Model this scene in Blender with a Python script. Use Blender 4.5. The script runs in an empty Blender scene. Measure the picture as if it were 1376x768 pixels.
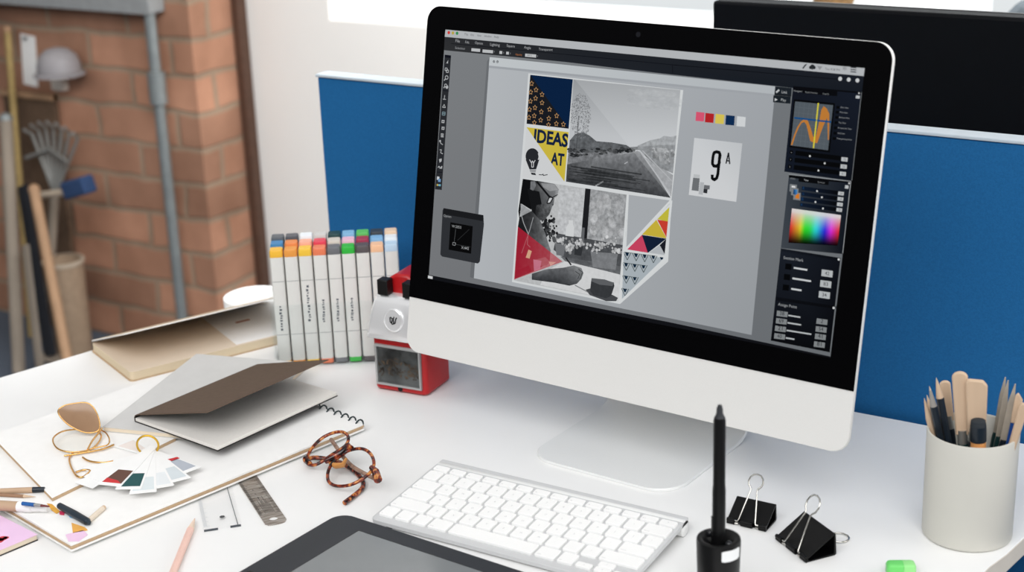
import bpy, bmesh, math, random
from mathutils import Vector, Matrix, Euler
random.seed(7)
SC = bpy.context.scene
COL = SC.collection
PI = math.pi
DZ = 740.0            # desk top stands 740 mm above the floor; all numbers below are mm with z=0 on the desk top
S = 0.001

# ---------------------------------------------------------------- camera
F = 2142.69
CAM = Vector((866.986, -1100.473, 719.419))
CROT = Euler((1.2402, 0.0344, 0.5491), 'XYZ').to_matrix()
def ray(px, py):
    return CROT @ Vector(((px - 688) / F, -(py - 384) / F, -1))
def P(px, py, z=0.0):                     # point of the picture on a horizontal plane
    d = ray(px, py)
    return CAM + d * ((z - CAM.z) / d.z)
def PN(px, py, p0, n):                    # ... on any plane
    d = ray(px, py); n = Vector(n)
    return CAM + d * ((Vector(p0) - CAM).dot(n) / d.dot(n))
def PY(px, py, y):
    return PN(px, py, (0, y, 0), (0, 1, 0))
cd = bpy.data.cameras.new('camera'); cam = bpy.data.objects.new('camera', cd); COL.objects.link(cam)
cam.location = (CAM.x * S, CAM.y * S, (CAM.z + DZ) * S); cam.rotation_euler = (1.2402, 0.0344, 0.5491)
cd.sensor_width = 36; cd.lens = F / 1376 * 36; cd.clip_start = 0.05; cd.clip_end = 60
cd.dof.use_dof = True; cd.dof.focus_distance = 1.64; cd.dof.aperture_fstop = 5.6
SC.camera = cam
SC.view_settings.view_transform = 'Standard'; SC.view_settings.look = 'None'
SC.view_settings.gamma = 1; SC.view_settings.exposure = 0; SC.view_settings.use_curve_mapping = False

# ---------------------------------------------------------------- materials
def lin(c):
    r = []
    for v in c[:3]:
        v = v / 255
        r.append(v / 12.92 if v <= .04045 else ((v + .055) / 1.055) ** 2.4)
    return (*r, 1)
MATS = {}
def mat(name, c, rough=.5, metal=0, var=.04, nscale=60, spec=.5, bump=0, bscale=400, trans=0, ior=1.45, alpha=1, c2=None, stretch=None):
    if name in MATS: return MATS[name]
    m = bpy.data.materials.new(name); m.use_nodes = True; MATS[name] = m
    nt = m.node_tree; b = nt.nodes['Principled BSDF']
    b.inputs['Roughness'].default_value = rough; b.inputs['Metallic'].default_value = metal
    b.inputs['Specular IOR Level'].default_value = spec; b.inputs['IOR'].default_value = ior
    b.inputs['Transmission Weight'].default_value = trans; b.inputs['Alpha'].default_value = alpha
    tc = nt.nodes.new('ShaderNodeTexCoord'); src = tc.outputs['Object']
    if stretch:
        mp = nt.nodes.new('ShaderNodeMapping'); mp.inputs['Scale'].default_value = stretch
        nt.links.new(src, mp.inputs['Vector']); src = mp.outputs['Vector']
    n = nt.nodes.new('ShaderNodeTexNoise'); n.inputs['Scale'].default_value = nscale; n.inputs['Detail'].default_value = 4
    nt.links.new(src, n.inputs['Vector'])
    r = nt.nodes.new('ShaderNodeValToRGB')
    a = lin(c); d = lin(c2) if c2 else tuple(v * (1 - var) for v in a[:3]) + (1,)
    r.color_ramp.elements[0].color = d; r.color_ramp.elements[1].color = a
    r.color_ramp.elements[0].position = .35; r.color_ramp.elements[1].position = .65
    nt.links.new(n.outputs['Fac'], r.inputs['Fac']); nt.links.new(r.outputs['Color'], b.inputs['Base Color'])
    if bump:
        n2 = nt.nodes.new('ShaderNodeTexNoise'); n2.inputs['Scale'].default_value = bscale
        nt.links.new(src, n2.inputs['Vector'])
        bp = nt.nodes.new('ShaderNodeBump'); bp.inputs['Strength'].default_value = bump; bp.inputs['Distance'].default_value = .001
        nt.links.new(n2.outputs['Fac'], bp.inputs['Height']); nt.links.new(bp.outputs['Normal'], b.inputs['Normal'])
    return m
def clear(name, tint=(250, 252, 252), gloss=.10, rough=.03):       # thin clear plastic or glass
    if name in MATS: return MATS[name]
    m = bpy.data.materials.new(name); m.use_nodes = True; MATS[name] = m
    nt = m.node_tree; nt.nodes.remove(nt.nodes['Principled BSDF']); out = nt.nodes['Material Output']
    t = nt.nodes.new('ShaderNodeBsdfTransparent'); t.inputs['Color'].default_value = lin(tint)
    g = nt.nodes.new('ShaderNodeBsdfGlossy'); g.inputs['Roughness'].default_value = rough
    lw = nt.nodes.new('ShaderNodeLayerWeight'); lw.inputs['Blend'].default_value = .25
    mr = nt.nodes.new('ShaderNodeMapRange'); mr.inputs['To Min'].default_value = gloss * .3; mr.inputs['To Max'].default_value = min(1, gloss * 4)
    ge = nt.nodes.new('ShaderNodeNewGeometry'); fm = nt.nodes.new('ShaderNodeMath'); fm.operation = 'SUBTRACT'; fm.inputs[0].default_value = 1; nt.links.new(ge.outputs['Backfacing'], fm.inputs[1])
    nt.links.new(lw.outputs['Fresnel'], mr.inputs['Value'])
    mx = nt.nodes.new('ShaderNodeMixShader'); fo = nt.nodes.new('ShaderNodeMath'); fo.operation = 'MULTIPLY'; nt.links.new(mr.outputs['Result'], fo.inputs[0]); nt.links.new(fm.outputs[0], fo.inputs[1]); nt.links.new(fo.outputs[0], mx.inputs['Fac'])
    nt.links.new(t.outputs[0], mx.inputs[1]); nt.links.new(g.outputs[0], mx.inputs[2]); nt.links.new(mx.outputs[0], out.inputs['Surface'])
    return m

# ---------------------------------------------------------------- geometry collector
class G:
    def __init__(s): s.v = []; s.f = []; s.m = []; s.s = []; s.T = Matrix.Identity(4); s.mi = 0; s.sm = False
    def add(s, vs, fs, sm=None):
        o = len(s.v); s.v += [tuple(s.T @ Vector(p)) for p in vs]
        for f in fs: s.f.append([i + o for i in f]); s.m.append(s.mi); s.s.append(s.sm if sm is None else sm)
        return s
    def box(s, x0, y0, z0, x1, y1, z1):
        return s.prism([(x0, y0), (x1, y0), (x1, y1), (x0, y1)], z0, z1)
    def prism(s, poly, z0, z1, top=None, side_mi=None):
        n = len(poly); area = sum(poly[i][0] * poly[(i + 1) % n][1] - poly[(i + 1) % n][0] * poly[i][1] for i in range(n))
        if area < 0: poly = poly[::-1]
        top = top or poly
        vs = [(p[0], p[1], z0) for p in poly] + [(p[0], p[1], z1) for p in top]
        s.add(vs, [list(range(n))[::-1], list(range(n, 2 * n))])
        k = s.mi
        if side_mi is not None: s.mi = side_mi
        s.add(vs, [[i, (i + 1) % n, n + (i + 1) % n, n + i] for i in range(n)])
        s.mi = k
        return s
    def loft(s, rings, closed=True, cap=True, sm=True):
        n = len(rings[0]); vs = [p for r in rings for p in r]; fs = []
        for k in range(len(rings) - 1):
            for i in range(n if closed else n - 1):
                j = (i + 1) % n; fs.append([k * n + i, k * n + j, (k + 1) * n + j, (k + 1) * n + i])
        s.add(vs, fs, sm)
        if cap and closed:
            s.add(rings[0], [list(range(n))[::-1]], False); s.add(rings[-1], [list(range(n))], False)
        return s
    def lathe(s, prof, seg=32, c=(0, 0, 0), cap=True, sm=True):
        rings = [[(c[0] + r * math.cos(2 * PI * i / seg), c[1] + r * math.sin(2 * PI * i / seg), c[2] + z) for i in range(seg)] for r, z in prof]
        return s.loft(rings, True, cap, sm)
    def tube(s, pts, r, seg=8, closed=False, flat=1.0, up=None):
        pts = [Vector(p) for p in pts]; n = len(pts); rings = []
        rs = r if isinstance(r, (list, tuple)) else [r] * n
        nrm = Vector(up) if up else None
        for i in range(n):
            a = pts[(i - 1) % n] if (closed or i > 0) else pts[i]; b = pts[(i + 1) % n] if (closed or i < n - 1) else pts[i]
            t = (b - a).normalized()
            if nrm is None: nrm = t.orthogonal()
            u = (Vector(up) if up else nrm); u = (u - t * u.dot(t))
            if u.length < 1e-6: u = t.orthogonal()
            u.normalize(); w = t.cross(u)
            if not up: nrm = u
            rings.append([tuple(pts[i] + (u * math.cos(2 * PI * k / seg) * flat + w * math.sin(2 * PI * k / seg)) * rs[i]) for k in range(seg)])
        if closed: rings.append(rings[0])
        return s.loft(rings, True, not closed)
    def ball(s, c, r, seg=16, sc=(1, 1, 1)):
        rings = []
        for k in range(1, 8):
            a = PI * k / 8
            rings.append([(c[0] + r * sc[0] * math.sin(a) * math.cos(2 * PI * i / seg), c[1] + r * sc[1] * math.sin(a) * math.sin(2 * PI * i / seg), c[2] - r * sc[2] * math.cos(a)) for i in range(seg)])
        return s.loft(rings)
    def build(s, name, mats, parent=None, bevel=0, seg=2, loc=None, rot=None, label=None, ang=46):
        me = bpy.data.meshes.new(name)
        me.from_pydata([(x * S, y * S, z * S) for x, y, z in s.v], [], s.f)
        mats = mats if isinstance(mats, (list, tuple)) else [mats]
        for m in mats: me.materials.append(m)
        for p, mi, sm in zip(me.polygons, s.m, s.s): p.material_index = mi; p.use_smooth = sm
        bm = bmesh.new(); bm.from_mesh(me); bmesh.ops.remove_doubles(bm, verts=bm.verts, dist=1e-7)
        bmesh.ops.recalc_face_normals(bm, faces=bm.faces); bm.to_mesh(me); bm.free()
        if any(s.s): me.set_sharp_from_angle(angle=math.radians(ang))
        o = bpy.data.objects.new(name, me); COL.objects.link(o)
        if parent: o.parent = parent
        if loc is not None: o.location = (loc[0] * S, loc[1] * S, (loc[2] + (0 if parent else DZ)) * S)
        elif not parent: o.location = (0, 0, DZ * S)
        if rot is not None: o.rotation_euler = rot
        if bevel:
            b = o.modifiers.new('bevel', 'BEVEL'); b.width = bevel * S; b.segments = seg; b.limit_method = 'ANGLE'; b.angle_limit = math.radians(40)
            b.harden_normals = False
            for p in me.polygons: p.use_smooth = True
            me.set_sharp_from_angle(angle=math.radians(40))
        if label: o['label'] = label
        return o
def tag(o, label, cat, group=None):
    o['label'] = label; o['category'] = cat
    if group: o['group'] = group
    return o
def thing(name, label, cat, loc=(0, 0, 0), rot=(0, 0, 0), group=None):
    o = bpy.data.objects.new(name, None); COL.objects.link(o); o.empty_display_size = .02
    o.location = (loc[0] * S, loc[1] * S, (loc[2] + DZ) * S); o.rotation_euler = rot
    return tag(o, label, cat, group)
def struct(o): o['kind'] = 'structure'; return o
def rrect(x0, y0, x1, y1, r, n=6):
    rr = r if isinstance(r, (list, tuple)) else [r] * 4                # bl, br, tr, tl
    out = []
    for (cx, cy, a0), q in zip(((x0, y0, PI), (x1, y0, 1.5 * PI), (x1, y1, 0), (x0, y1, .5 * PI)), rr):
        sx = 1 if cx == x0 else -1; sy = 1 if cy == y0 else -1
        if q <= 0: out.append((cx, cy)); continue
        for k in range(n + 1):
            a = a0 + .5 * PI * k / n
            out.append((cx + sx * q + q * math.cos(a), cy + sy * q + q * math.sin(a)))
    return out
def spline(pts, closed=True, k=4):
    n = len(pts); out = []; pts = [Vector(p) for p in pts]
    rng = range(n) if closed else range(n - 1)
    for i in rng:
        if closed: a, b, c, d = pts[(i - 1) % n], pts[i], pts[(i + 1) % n], pts[(i + 2) % n]
        else: a, b, c, d = pts[max(i - 1, 0)], pts[i], pts[i + 1], pts[min(i + 2, n - 1)]
        for j in range(k):
            t = j / k
            out.append(.5 * ((2 * b) + (c - a) * t + (2 * a - 5 * b + 4 * c - d) * t * t + (3 * b - a - 3 * c + d) * t ** 3))
    if not closed: out.append(pts[-1])
    return out
_tx = {}
def textmesh(st, bold=0):                  # flat lettering: vertices and faces, left/baseline at 0, cap height about .7
    if (st, bold) in _tx: return _tx[(st, bold)]
    cu = bpy.data.curves.new('lettering', 'FONT'); cu.body = st; cu.size = 1; cu.offset = bold; cu.resolution_u = 3
    o = bpy.data.objects.new('lettering', cu); COL.objects.link(o)
    dg = bpy.context.evaluated_depsgraph_get(); me = o.evaluated_get(dg).to_mesh()
    vs = [tuple(v.co) for v in me.vertices]; fs = [list(p.vertices) for p in me.polygons]
    o.evaluated_get(dg).to_mesh_clear(); bpy.data.objects.remove(o); bpy.data.curves.remove(cu)
    _tx[(st, bold)] = (vs, fs); return vs, fs
# ---------------------------------------------------------------- common materials
M_alu = mat('brushed_aluminium', (234, 233, 230), .45, .15, .02, 900)
M_aluk = mat('anodised_aluminium', (234, 235, 234), .5, .1, .02, 900)
M_glassblk = mat('black_glass', (4, 4, 5), .06, 0, .0, spec=.28)
M_white = mat('white_laminate', (241, 241, 240), .38, 0, .01, 20, spec=.35)
M_key = mat('white_key_plastic', (246, 246, 245), .5, 0, .01)
M_blackpl = mat('black_plastic', (11, 11, 12), .42, 0, .1, spec=.35)
M_paper = mat('white_paper', (243, 242, 240), .85, 0, .02, 90, spec=.2)
M_kraft = mat('kraft_board', (196, 168, 136), .85, 0, .1, 200, spec=.2)
M_wire = mat('steel_wire', (200, 198, 192), .25, 1, .03)
M_chrome = mat('chrome', (246, 246, 247), .18, .45, .0)
M_red = mat('red_enamel', (186, 26, 30), .3, 0, .05)
M_wood = mat('pale_wood', (212, 184, 156), .6, 0, .12, 60, stretch=(1, 1, .08))
M_navy = mat('dark_lacquer', (24, 34, 44), .35, 0, .15)
M_gold = mat('gold_wire', (226, 178, 110), .25, 1, .08)

# ---------------------------------------------------------------- the room
def brick_mat():
    m = bpy.data.materials.new('old_brick'); m.use_nodes = True; nt = m.node_tree; b = nt.nodes['Principled BSDF']
    b.inputs['Roughness'].default_value = .9; b.inputs['Specular IOR Level'].default_value = .15
    g = nt.nodes.new('ShaderNodeNewGeometry'); sp = nt.nodes.new('ShaderNodeSeparateXYZ'); nt.links.new(g.outputs['Position'], sp.inputs[0])
    ad = nt.nodes.new('ShaderNodeMath'); ad.operation = 'ADD'; nt.links.new(sp.outputs['X'], ad.inputs[0]); nt.links.new(sp.outputs['Y'], ad.inputs[1])
    cb = nt.nodes.new('ShaderNodeCombineXYZ'); nt.links.new(ad.outputs[0], cb.inputs['X']); nt.links.new(sp.outputs['Z'], cb.inputs['Y'])
    wob = nt.nodes.new('ShaderNodeTexNoise'); wob.inputs['Scale'].default_value = 9; nt.links.new(g.outputs['Position'], wob.inputs['Vector'])
    mx = nt.nodes.new('ShaderNodeMix'); mx.data_type = 'RGBA'; mx.blend_type = 'LINEAR_LIGHT'; mx.inputs['Factor'].default_value = .012
    nt.links.new(cb.outputs[0], mx.inputs['A']); nt.links.new(wob.outputs['Color'], mx.inputs['B'])
    br = nt.nodes.new('ShaderNodeTexBrick'); nt.links.new(mx.outputs['Result'], br.inputs['Vector'])
    br.inputs['Scale'].default_value = 1; br.inputs['Brick Width'].default_value = .27; br.inputs['Row Height'].default_value = .09
    br.inputs['Mortar Size'].default_value = .008; br.inputs['Mortar Smooth'].default_value = .3; br.inputs['Bias'].default_value = -.1
    br.inputs['Color1'].default_value = lin((204, 152, 124)); br.inputs['Color2'].default_value = lin((164, 124, 102)); br.inputs['Mortar'].default_value = lin((172, 148, 126))
    n2 = nt.nodes.new('ShaderNodeTexNoise'); n2.inputs['Scale'].default_value = 6; n2.inputs['Detail'].default_value = 6; nt.links.new(g.outputs['Position'], n2.inputs['Vector'])
    rp = nt.nodes.new('ShaderNodeValToRGB'); rp.color_ramp.elements[0].position = .3; rp.color_ramp.elements[1].position = .7
    rp.color_ramp.elements[0].color = (.52, .49, .47, 1); rp.color_ramp.elements[1].color = (1, 1, 1, 1); nt.links.new(n2.outputs['Fac'], rp.inputs['Fac'])
    m2 = nt.nodes.new('ShaderNodeMix'); m2.data_type = 'RGBA'; m2.blend_type = 'MULTIPLY'; m2.inputs['Factor'].default_value = .8
    nt.links.new(br.outputs['Color'], m2.inputs['A']); nt.links.new(rp.outputs['Color'], m2.inputs['B']); nt.links.new(m2.outputs['Result'], b.inputs['Base Color'])
    bp = nt.nodes.new('ShaderNodeBump'); bp.inputs['Strength'].default_value = .6; bp.inputs['Distance'].default_value = .01
    nt.links.new(br.outputs['Fac'], bp.inputs['Height']); bp.invert = True; nt.links.new(bp.outputs['Normal'], b.inputs['Normal'])
    return m
M_wall = mat('white_wall_paint', (240, 237, 232), .9, 0, .02, 4, spec=.2)
M_floor = mat('grey_carpet', (96, 104, 116), .95, 0, .15, 300, spec=.1, bump=.3)
FZ = -DZ
struct(G().box(-4600, -2600, FZ - 40, 2600, 2210, FZ).build('floor', M_floor))
BY = 1700; BX = -1763; WY = 1878; WX0, WX1, WZ0, WZ1 = -1486, 1900, 105, 1500
w = G()
w.box(BX, WY, FZ, WX0, WY + 200, 2000).box(WX0, WY, FZ, WX1, WY + 200, WZ0).box(WX0, WY, WZ1, WX1, WY + 200, 2000).box(WX1, WY, FZ, 2600, WY + 200, 2000)
struct(w.build('wall_back', M_wall))
struct(G().box(-4600, BY, FZ, BX - 1, BY + 400, 2000).build('wall_left', brick_mat()))
struct(G().box(BX + 1, WY - 32, FZ, BX + 25, WY - 1, 2000).build('trim_1', mat('dark_post', (88, 62, 48), .7, 0, .2), bevel=3))
struct(G().box(-4600, BY - 60, PY(80, 11, BY - 60).z, BX - 70, BY - 4, PY(80, 11, BY - 60).z + 90).build('trim_2', mat('grey_beam', (150, 152, 152), .6, 0, .1), bevel=4))
wf = struct(G().box(WX0 + 1, WY + 120, WZ0 + 1, WX1 - 1, WY + 160, WZ0 + 45).box(WX0 + 1, WY + 120, WZ0 + 45.5, WX0 + 45, WY + 160, WZ1 - 45.5).box(WX1 - 45, WY + 120, WZ0 + 45.5, WX1 - 1, WY + 160, WZ1 - 45.5)
    .box(WX0 + 1, WY + 120, WZ1 - 45, WX1 - 1, WY + 160, WZ1 - 1).build('window_1', mat('white_frame_paint', (246, 246, 246), .5, 0, .01)))
G().box(WX0 + 45, WY + 138, WZ0 + 45, WX1 - 45, WY + 142, WZ1 - 45).build('pane', clear('window_glass', gloss=.03), wf)
xa, xb = PY(1232, 10, 1800).x, PY(1322, 14, 1800).x
struct(G().box(xa, 1770, FZ, xb, 1860, 2000).build('trim_3', mat('pale_grey_column_paint', (226, 229, 231), .8, 0, .02), bevel=6))

struct(G().box(-4600, -300, 1150, -1050, BY + 400, 1300).build('shade_slab', M_wall))  # unseen slab added overhead to shade the brick corner
# galvanised pipe in front of the bricks
px_ = PY(221, 205, 1660)
pipe = thing('conduit_pipe', 'grey galvanised conduit pipe running up the brick wall', 'pipe', (px_.x, 1660, FZ))
M_galv = mat('galvanised_steel', (150, 156, 156), .45, .5, .15, 30)
G().lathe([(14, 0), (14, 2600)], 20).build('pipe', M_galv, pipe)
zc = PY(212, 118, 1660).z - FZ
G().lathe([(14.2, -40), (22, -38), (22, 38), (14.2, 40)], 20, (0, 0, zc)).build('coupling', M_galv, pipe)
G().lathe([(40, 0), (40, 6), (15, 8)], 20).build('foot_flange', M_galv, pipe)

# clutter in the dim corner ------------------------------------------------------
M_dim = mat('weathered_grey_wood', (150, 138, 124), .8, 0, .2, 20, stretch=(1, 1, .1))
M_tan = mat('tan_wood', (176, 140, 108), .7, 0, .2, 20, stretch=(1, 1, .1))
M_dkb = mat('dark_stained_board', (44, 46, 52), .6, 0, .2)
M_dkbr = mat('brown_hardboard', (104, 82, 64), .8, 0, .2)
def leaning(name, label, cat, a, ya, b, yb, r, m, flat=1.0, group=None, extra=None):
    A = PY(*a, ya); B = PY(*b, yb)
    d = (B - A); 
    if A.z > FZ: A = A - d * ((A.z - FZ - r) / d.z)               # run it down to the floor
    t = thing(name, label, cat, A, group=group)
    g = G(); L = B - A
    if flat == 1.0: g.tube([(0, 0, 0), tuple(L)], r, 12)
    else: g.tube([(0, 0, 0), tuple(L)], r, 4, flat=flat, up=(.2, 1, 0))
    return t, g.build('shaft', m, t), L
t, _, L = leaning('wooden_pole', 'tan wooden pole leaning right beside the dark board in the corner', 'pole', (82, 440), 1370, (46, 255), 1500, 13, M_tan)
G().ball(tuple(L), 15).build('rounded_end', M_tan, t)
t, _, L = leaning('dark_board', 'narrow dark board leaning behind the tan pole', 'board', (66, 470), 1460, (30, 250), 1570, 30, M_dkb, .35)
G().box(-36, -20, -8, 36, 20, 0).build('foot_cap', M_dim, t)
t, _, L = leaning('metal_pole', 'thin yellowish pole, tallest of the poles in the corner', 'pole', (44, 470), 1590, (10, 40), 1672, 9, mat('yellow_bamboo', (176, 150, 96), .6, 0, .2))
G().ball(tuple(L), 11).build('end_cap', M_tan, t)
t, _, L = leaning('grey_pole', 'thick grey wooden pole at the left edge of the room', 'pole', (24, 470), 1380, (8, 160), 1540, 16, M_dim)
G().ball(tuple(L), 17).build('end_cap', M_galv, t)
t, _, L = leaning('grey_pole', 'pale grey plank with its lower end beside the desk corner', 'plank', (52, 480), 1340, (34, 330), 1430, 22, M_dim, .4)
G().box(-26, -16, -6, 26, 16, 0).build('foot_cap', M_dkb, t)
# bin
bp_ = P(101, 474, FZ)
bn = thing('waste_bin', 'tan open bin standing on the floor by the brick wall', 'bin', bp_)
hb = 250
G().lathe([(46, 0), (50, hb), (46, hb), (42, 8), (0.1, 8)], 28).build('bin_body', mat('tan_card', (168, 144, 120), .8, 0, .15), bn)
G().lathe([(50.5, hb - 6), (53, hb - 4), (53, hb + 4), (46, hb + 4)], 28, cap=False).build('rim', mat('pale_rim', (196, 180, 160), .6), bn)
# brown hardboard sheet leaning on the bricks
A = PY(28, 200, 1670)
bd = thing('hardboard_sheet', 'brown hardboard sheet leaning on the brick wall behind the poles', 'board', (PY(70, 300, 1660).x, 1672, FZ))
g = G(); g.T = Matrix.Rotation(-.02, 4, 'X'); g.box(-150, 0, 0, 40, 12, PY(60, 130, 1660).z - FZ); g.build('sheet', M_dkbr, bd)
g = G(); g.T = Matrix.Rotation(-.02, 4, 'X'); hz_ = PY(60, 130, 1660).z - FZ; g.box(-150, -8, hz_ - 14, 40, 20, hz_); g.build('top_batten', M_tan, bd)
# white notice
q = PY(36, 82, 1690)
nt_ = thing('paper_notice', 'blank white sheet hung on the brick wall at top left', 'paper', (q.x, BY - .5, q.z))
g = G(); g.T = Matrix.Rotation(.1, 4, 'Y'); g.box(-26, -2, -66, 26, 0, 66); g.build('sheet', M_paper, nt_)
G().lathe([(5, 0), (5, 6)], 12, (0, -6, 55)).build('pin', M_dkb, nt_)
# grey dome hat on a peg, with pale box under it
q = PY(78, 96, 1630)
ht = thing('work_helmet', 'grey dome shaped helmet hung on the brick wall beside the white sheet', 'helmet', (q.x, 1634, q.z))
G().lathe([(54, 0), (53, 20), (45, 40), (28, 54), (8, 59)], 28).build('shell', mat('grey_shell', (150, 146, 148), .5), ht)
G().lathe([(54, -1), (64, -6), (64, -9), (52, -7)], 28).build('brim', mat('grey_shell', (150, 146, 148)), ht)
q = PY(79, 114, 1685)
sb = thing('socket_box', 'small pale socket box fixed to the brick wall below the helmet', 'socket', (q.x, BY - .5, q.z))
G().box(-22, -22, -14, 22, 0, 14).build('box_body', mat('cream_plastic', (226, 216, 204), .5), sb, bevel=3)
G().box(-15, -25, -8, 15, -22, 8).build('face_plate', mat('cream_plastic', (226, 216, 204)), sb, bevel=1)
# wire rake with blue brush
q = PY(76, 262, 1630)
rk = thing('garden_rake', 'grey wire fan rake leaning in the corner with its tines upward', 'rake', (q.x, 1625, q.z))
g = G()
for k in range(7):
    a = -.55 + k * .17
    g.tube([(0, 0, 0), (170 * math.sin(a), 30, 170 * math.cos(a)), (185 * math.sin(a), 10, 190 * math.cos(a))], 4.5, 8)
g.build('tines', mat('rake_steel', (150, 150, 146), .45, .4), rk)
G().tube([(-90, 0, 90), (-10, 12, 118), (60, 0, 95)], 5, 8).build('cross_bar', mat('rake_steel', (150, 150, 146)), rk)
G().tube([(0, 0, 5), (-40, -60, FZ - q.z + 12)], 12, 12).build('handle', M_dim, rk)
q = PY(88, 256, 1560)
br_ = thing('hand_brush', 'blue bristled brush with pale handle propped across the rake', 'brush', (q.x, 1560, q.z))
g = G(); g.tube([(-90, 0, -22), (0, 0, -4)], 9, 10); g.build('handle', mat('pale_rim', (196, 180, 160)), br_)
g = G(); g.T = Matrix.Rotation(-.3, 4, 'Y'); g.prism(rrect(8, -22, 92, 22, 8), -22, 22); g.build('bristles', mat('blue_bristles', (44, 70, 110), .8, 0, .3, 300), br_, bevel=6)

# cabinet and wicker pot by the window, seen above the black monitor
q = PY(1128, 8, 1620)
cb_ = thing('low_cabinet', 'white low cabinet by the window behind the black monitor', 'cabinet', (q.x, 1690, FZ))
ch = q.z - FZ
G().box(-190, -160, 60, 190, 120, ch - 22).build('body', M_wall, cb_, bevel=2)
G().box(-200, -170, ch - 22, 200, 125, ch).build('top', M_white, cb_, bevel=2)
for x in (-170, 170):
    for y in (-140, 100): G().box(x - 15, y - 15, 0, x + 15, y + 15, 60).build('leg', M_white, cb_)
for x in (-95, 95):
    d = G().box(x - 90, -176, 66, x + 90, -161, ch - 30).build('door', M_white, cb_, bevel=2)
    G().tube([(x * .1, -180, ch - 160), (x * .1, -180, ch - 60)], 5).build('handle', M_alu, d)
pt = thing('wicker_pot', 'brown wicker plant pot standing on the white cabinet by the window', 'plant pot', (q.x, 1590, q.z + .5))
g = G()
for k in range(9): g.tube([((30 + 1.6 * k) * math.cos(a * PI / 12), (30 + 1.6 * k) * math.sin(a * PI / 12), 5 + 9.2 * k) for a in range(24)], 5.4, 8, True)
g.lathe([(28, 0), (42, 85)], 24); g.build('basket', mat('wicker', (126, 96, 58), .8, 0, .4, 200), pt)
G().lathe([(39, 74), (39, 80)], 24).build('soil', mat('soil', (50, 38, 30), .95, 0, .4), pt)
g = G()
for k in range(26):
    a = random.uniform(0, 2 * PI); e = random.uniform(.2, 1.1); Lf = random.uniform(90, 190)
    pts = [(0, 0, 78)] + [(Lf * f * math.sin(e) * math.cos(a), Lf * f * math.sin(e) * math.sin(a), 78 + Lf * f * math.cos(e) - 40 * f * f) for f in (.35, .7, 1)]
    g.tube(pts, [2, 9, 8, 1], 6, flat=.2, up=(0, 0, 1))
g.build('foliage', mat('leaf_green', (92, 124, 54), .6, 0, .4), pt)

# chair behind the monitor
q = PY(1362, 14, 1300)
oc = thing('office_chair', 'grey office chair whose back shows above the monitor at far right', 'chair', (q.x + 130, 1330, FZ))
M_grey = mat('grey_mesh_fabric', (96, 104, 110), .8, 0, .1, 400)
zt = q.z - FZ + 12
g = G(); pr = [(-190, zt - 420), (190, zt - 420), (215, zt - 200), (170, zt - 30), (60, zt - 14), (-128, zt), (-180, zt - 60), (-215, zt - 200)]
g.T = Matrix.Rotation(PI / 2, 4, 'X'); g.prism(pr, -15, 15); g.build('backrest', M_grey, oc, bevel=10)
G().box(-230, -260, 430, 230, 200, 490).build('seat', M_grey, oc, bevel=20)
G().box(-25, 18, 420, 25, 34, zt - 150).build('back_post', M_blackpl, oc)
G().lathe([(28, 60), (28, 430)], 16).build('gas_lift', M_blackpl, oc)
for k in range(5):
    a = 2 * PI * k / 5
    l = G().tube([(0, 0, 75), (280 * math.cos(a), 280 * math.sin(a), 60)], [20, 14]).build('leg', M_blackpl, oc)
    G().lathe([(24, -12), (24, 12)], 16, (280 * math.cos(a), 280 * math.sin(a), 0)).build('castor', M_blackpl, l, loc=(0, 0, 25))

# ---------------------------------------------------------------- desks and divider
dk = thing('desk', 'white desk top with pale edge carrying the computer and stationery', 'desk', (0, 80, FZ))
poly = [(-770, -340), (-704, -116), (-638, 106), (-603, 227), (-530, 476), (566, 476), (566, 300), (559.6, 268), (554, 230), (547, 201), (541, 153), (533, 60), (520, -340)]
g = G(); g.T = Matrix.Translation((0, -80, DZ)); g.mi = 0; g.prism(poly, -20, 0, side_mi=1)
g.build('desk_top', [M_white, mat('pale_edge_band', (222, 214, 202), .6)], dk, bevel=1.2)
for (x, y) in ((-560, -280), (400, -280), (-460, 400), (300, 400)):
    G().box(x - 25, y - 105, 0, x + 25, y - 55, DZ - 20.2).build('leg', M_white, dk, bevel=2)
M_blue = mat('blue_felt', (34, 98, 152), .95, 0, .12, 500, spec=.1, bump=.25, bscale=1500)
dv = thing('desk_divider', 'blue felt divider panel with pale top rail along the back of the desk', 'divider', (250, 496, FZ))
G().box(-662, -11, 330, 900, 11, DZ + 318).build('felt_panel', M_blue, dv, bevel=2)
G().box(-664, -13, DZ + 318.2, 902, 12, DZ + 322).build('top_rail', mat('pale_rail', (188, 198, 206), .5), dv, bevel=1)
for x in (-500, 200, 800): G().box(x - 20, -16, 0, x + 20, 16, 329.5).build('foot_post', M_alu, dv, bevel=2)
d2 = thing('desk', 'white desk behind the blue divider that carries the black monitor', 'desk', (300, 900, FZ))
G().box(-480, -380, DZ - 25, 650, 120, DZ - 4).build('desk_top', M_white, d2, bevel=2)
for x in (-450, 620):
    for y in (-350, 90): G().box(x - 25, y - 25, 0, x + 25, y + 25, DZ - 25.2).build('leg', M_white, d2)
bx = PY(957, 20, 700).x; bz = PY(957, 1, 700).z
mo = thing('monitor', 'large black monitor standing behind the blue divider', 'monitor', (bx + 360, 720, -4))
M_mon = mat('matt_black_shell', (6, 8, 12), .6, 0, .1, spec=.12)
G().box(-360, -20, bz - 356, 360, 8, bz + 4).build('back_shell', M_mon, mo, bevel=4)
G().box(-360, 8.2, bz - 356, 360, 16, bz + 4).build('front_bezel', M_blackpl, mo, bevel=2)
G().box(-346, 16.2, bz - 342, 346, 17, bz - 8).build('screen_glass', M_glassblk, mo)
G().box(-30, -12, 10, 30, 6, bz - 330).build('neck', M_blackpl, mo)
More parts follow.
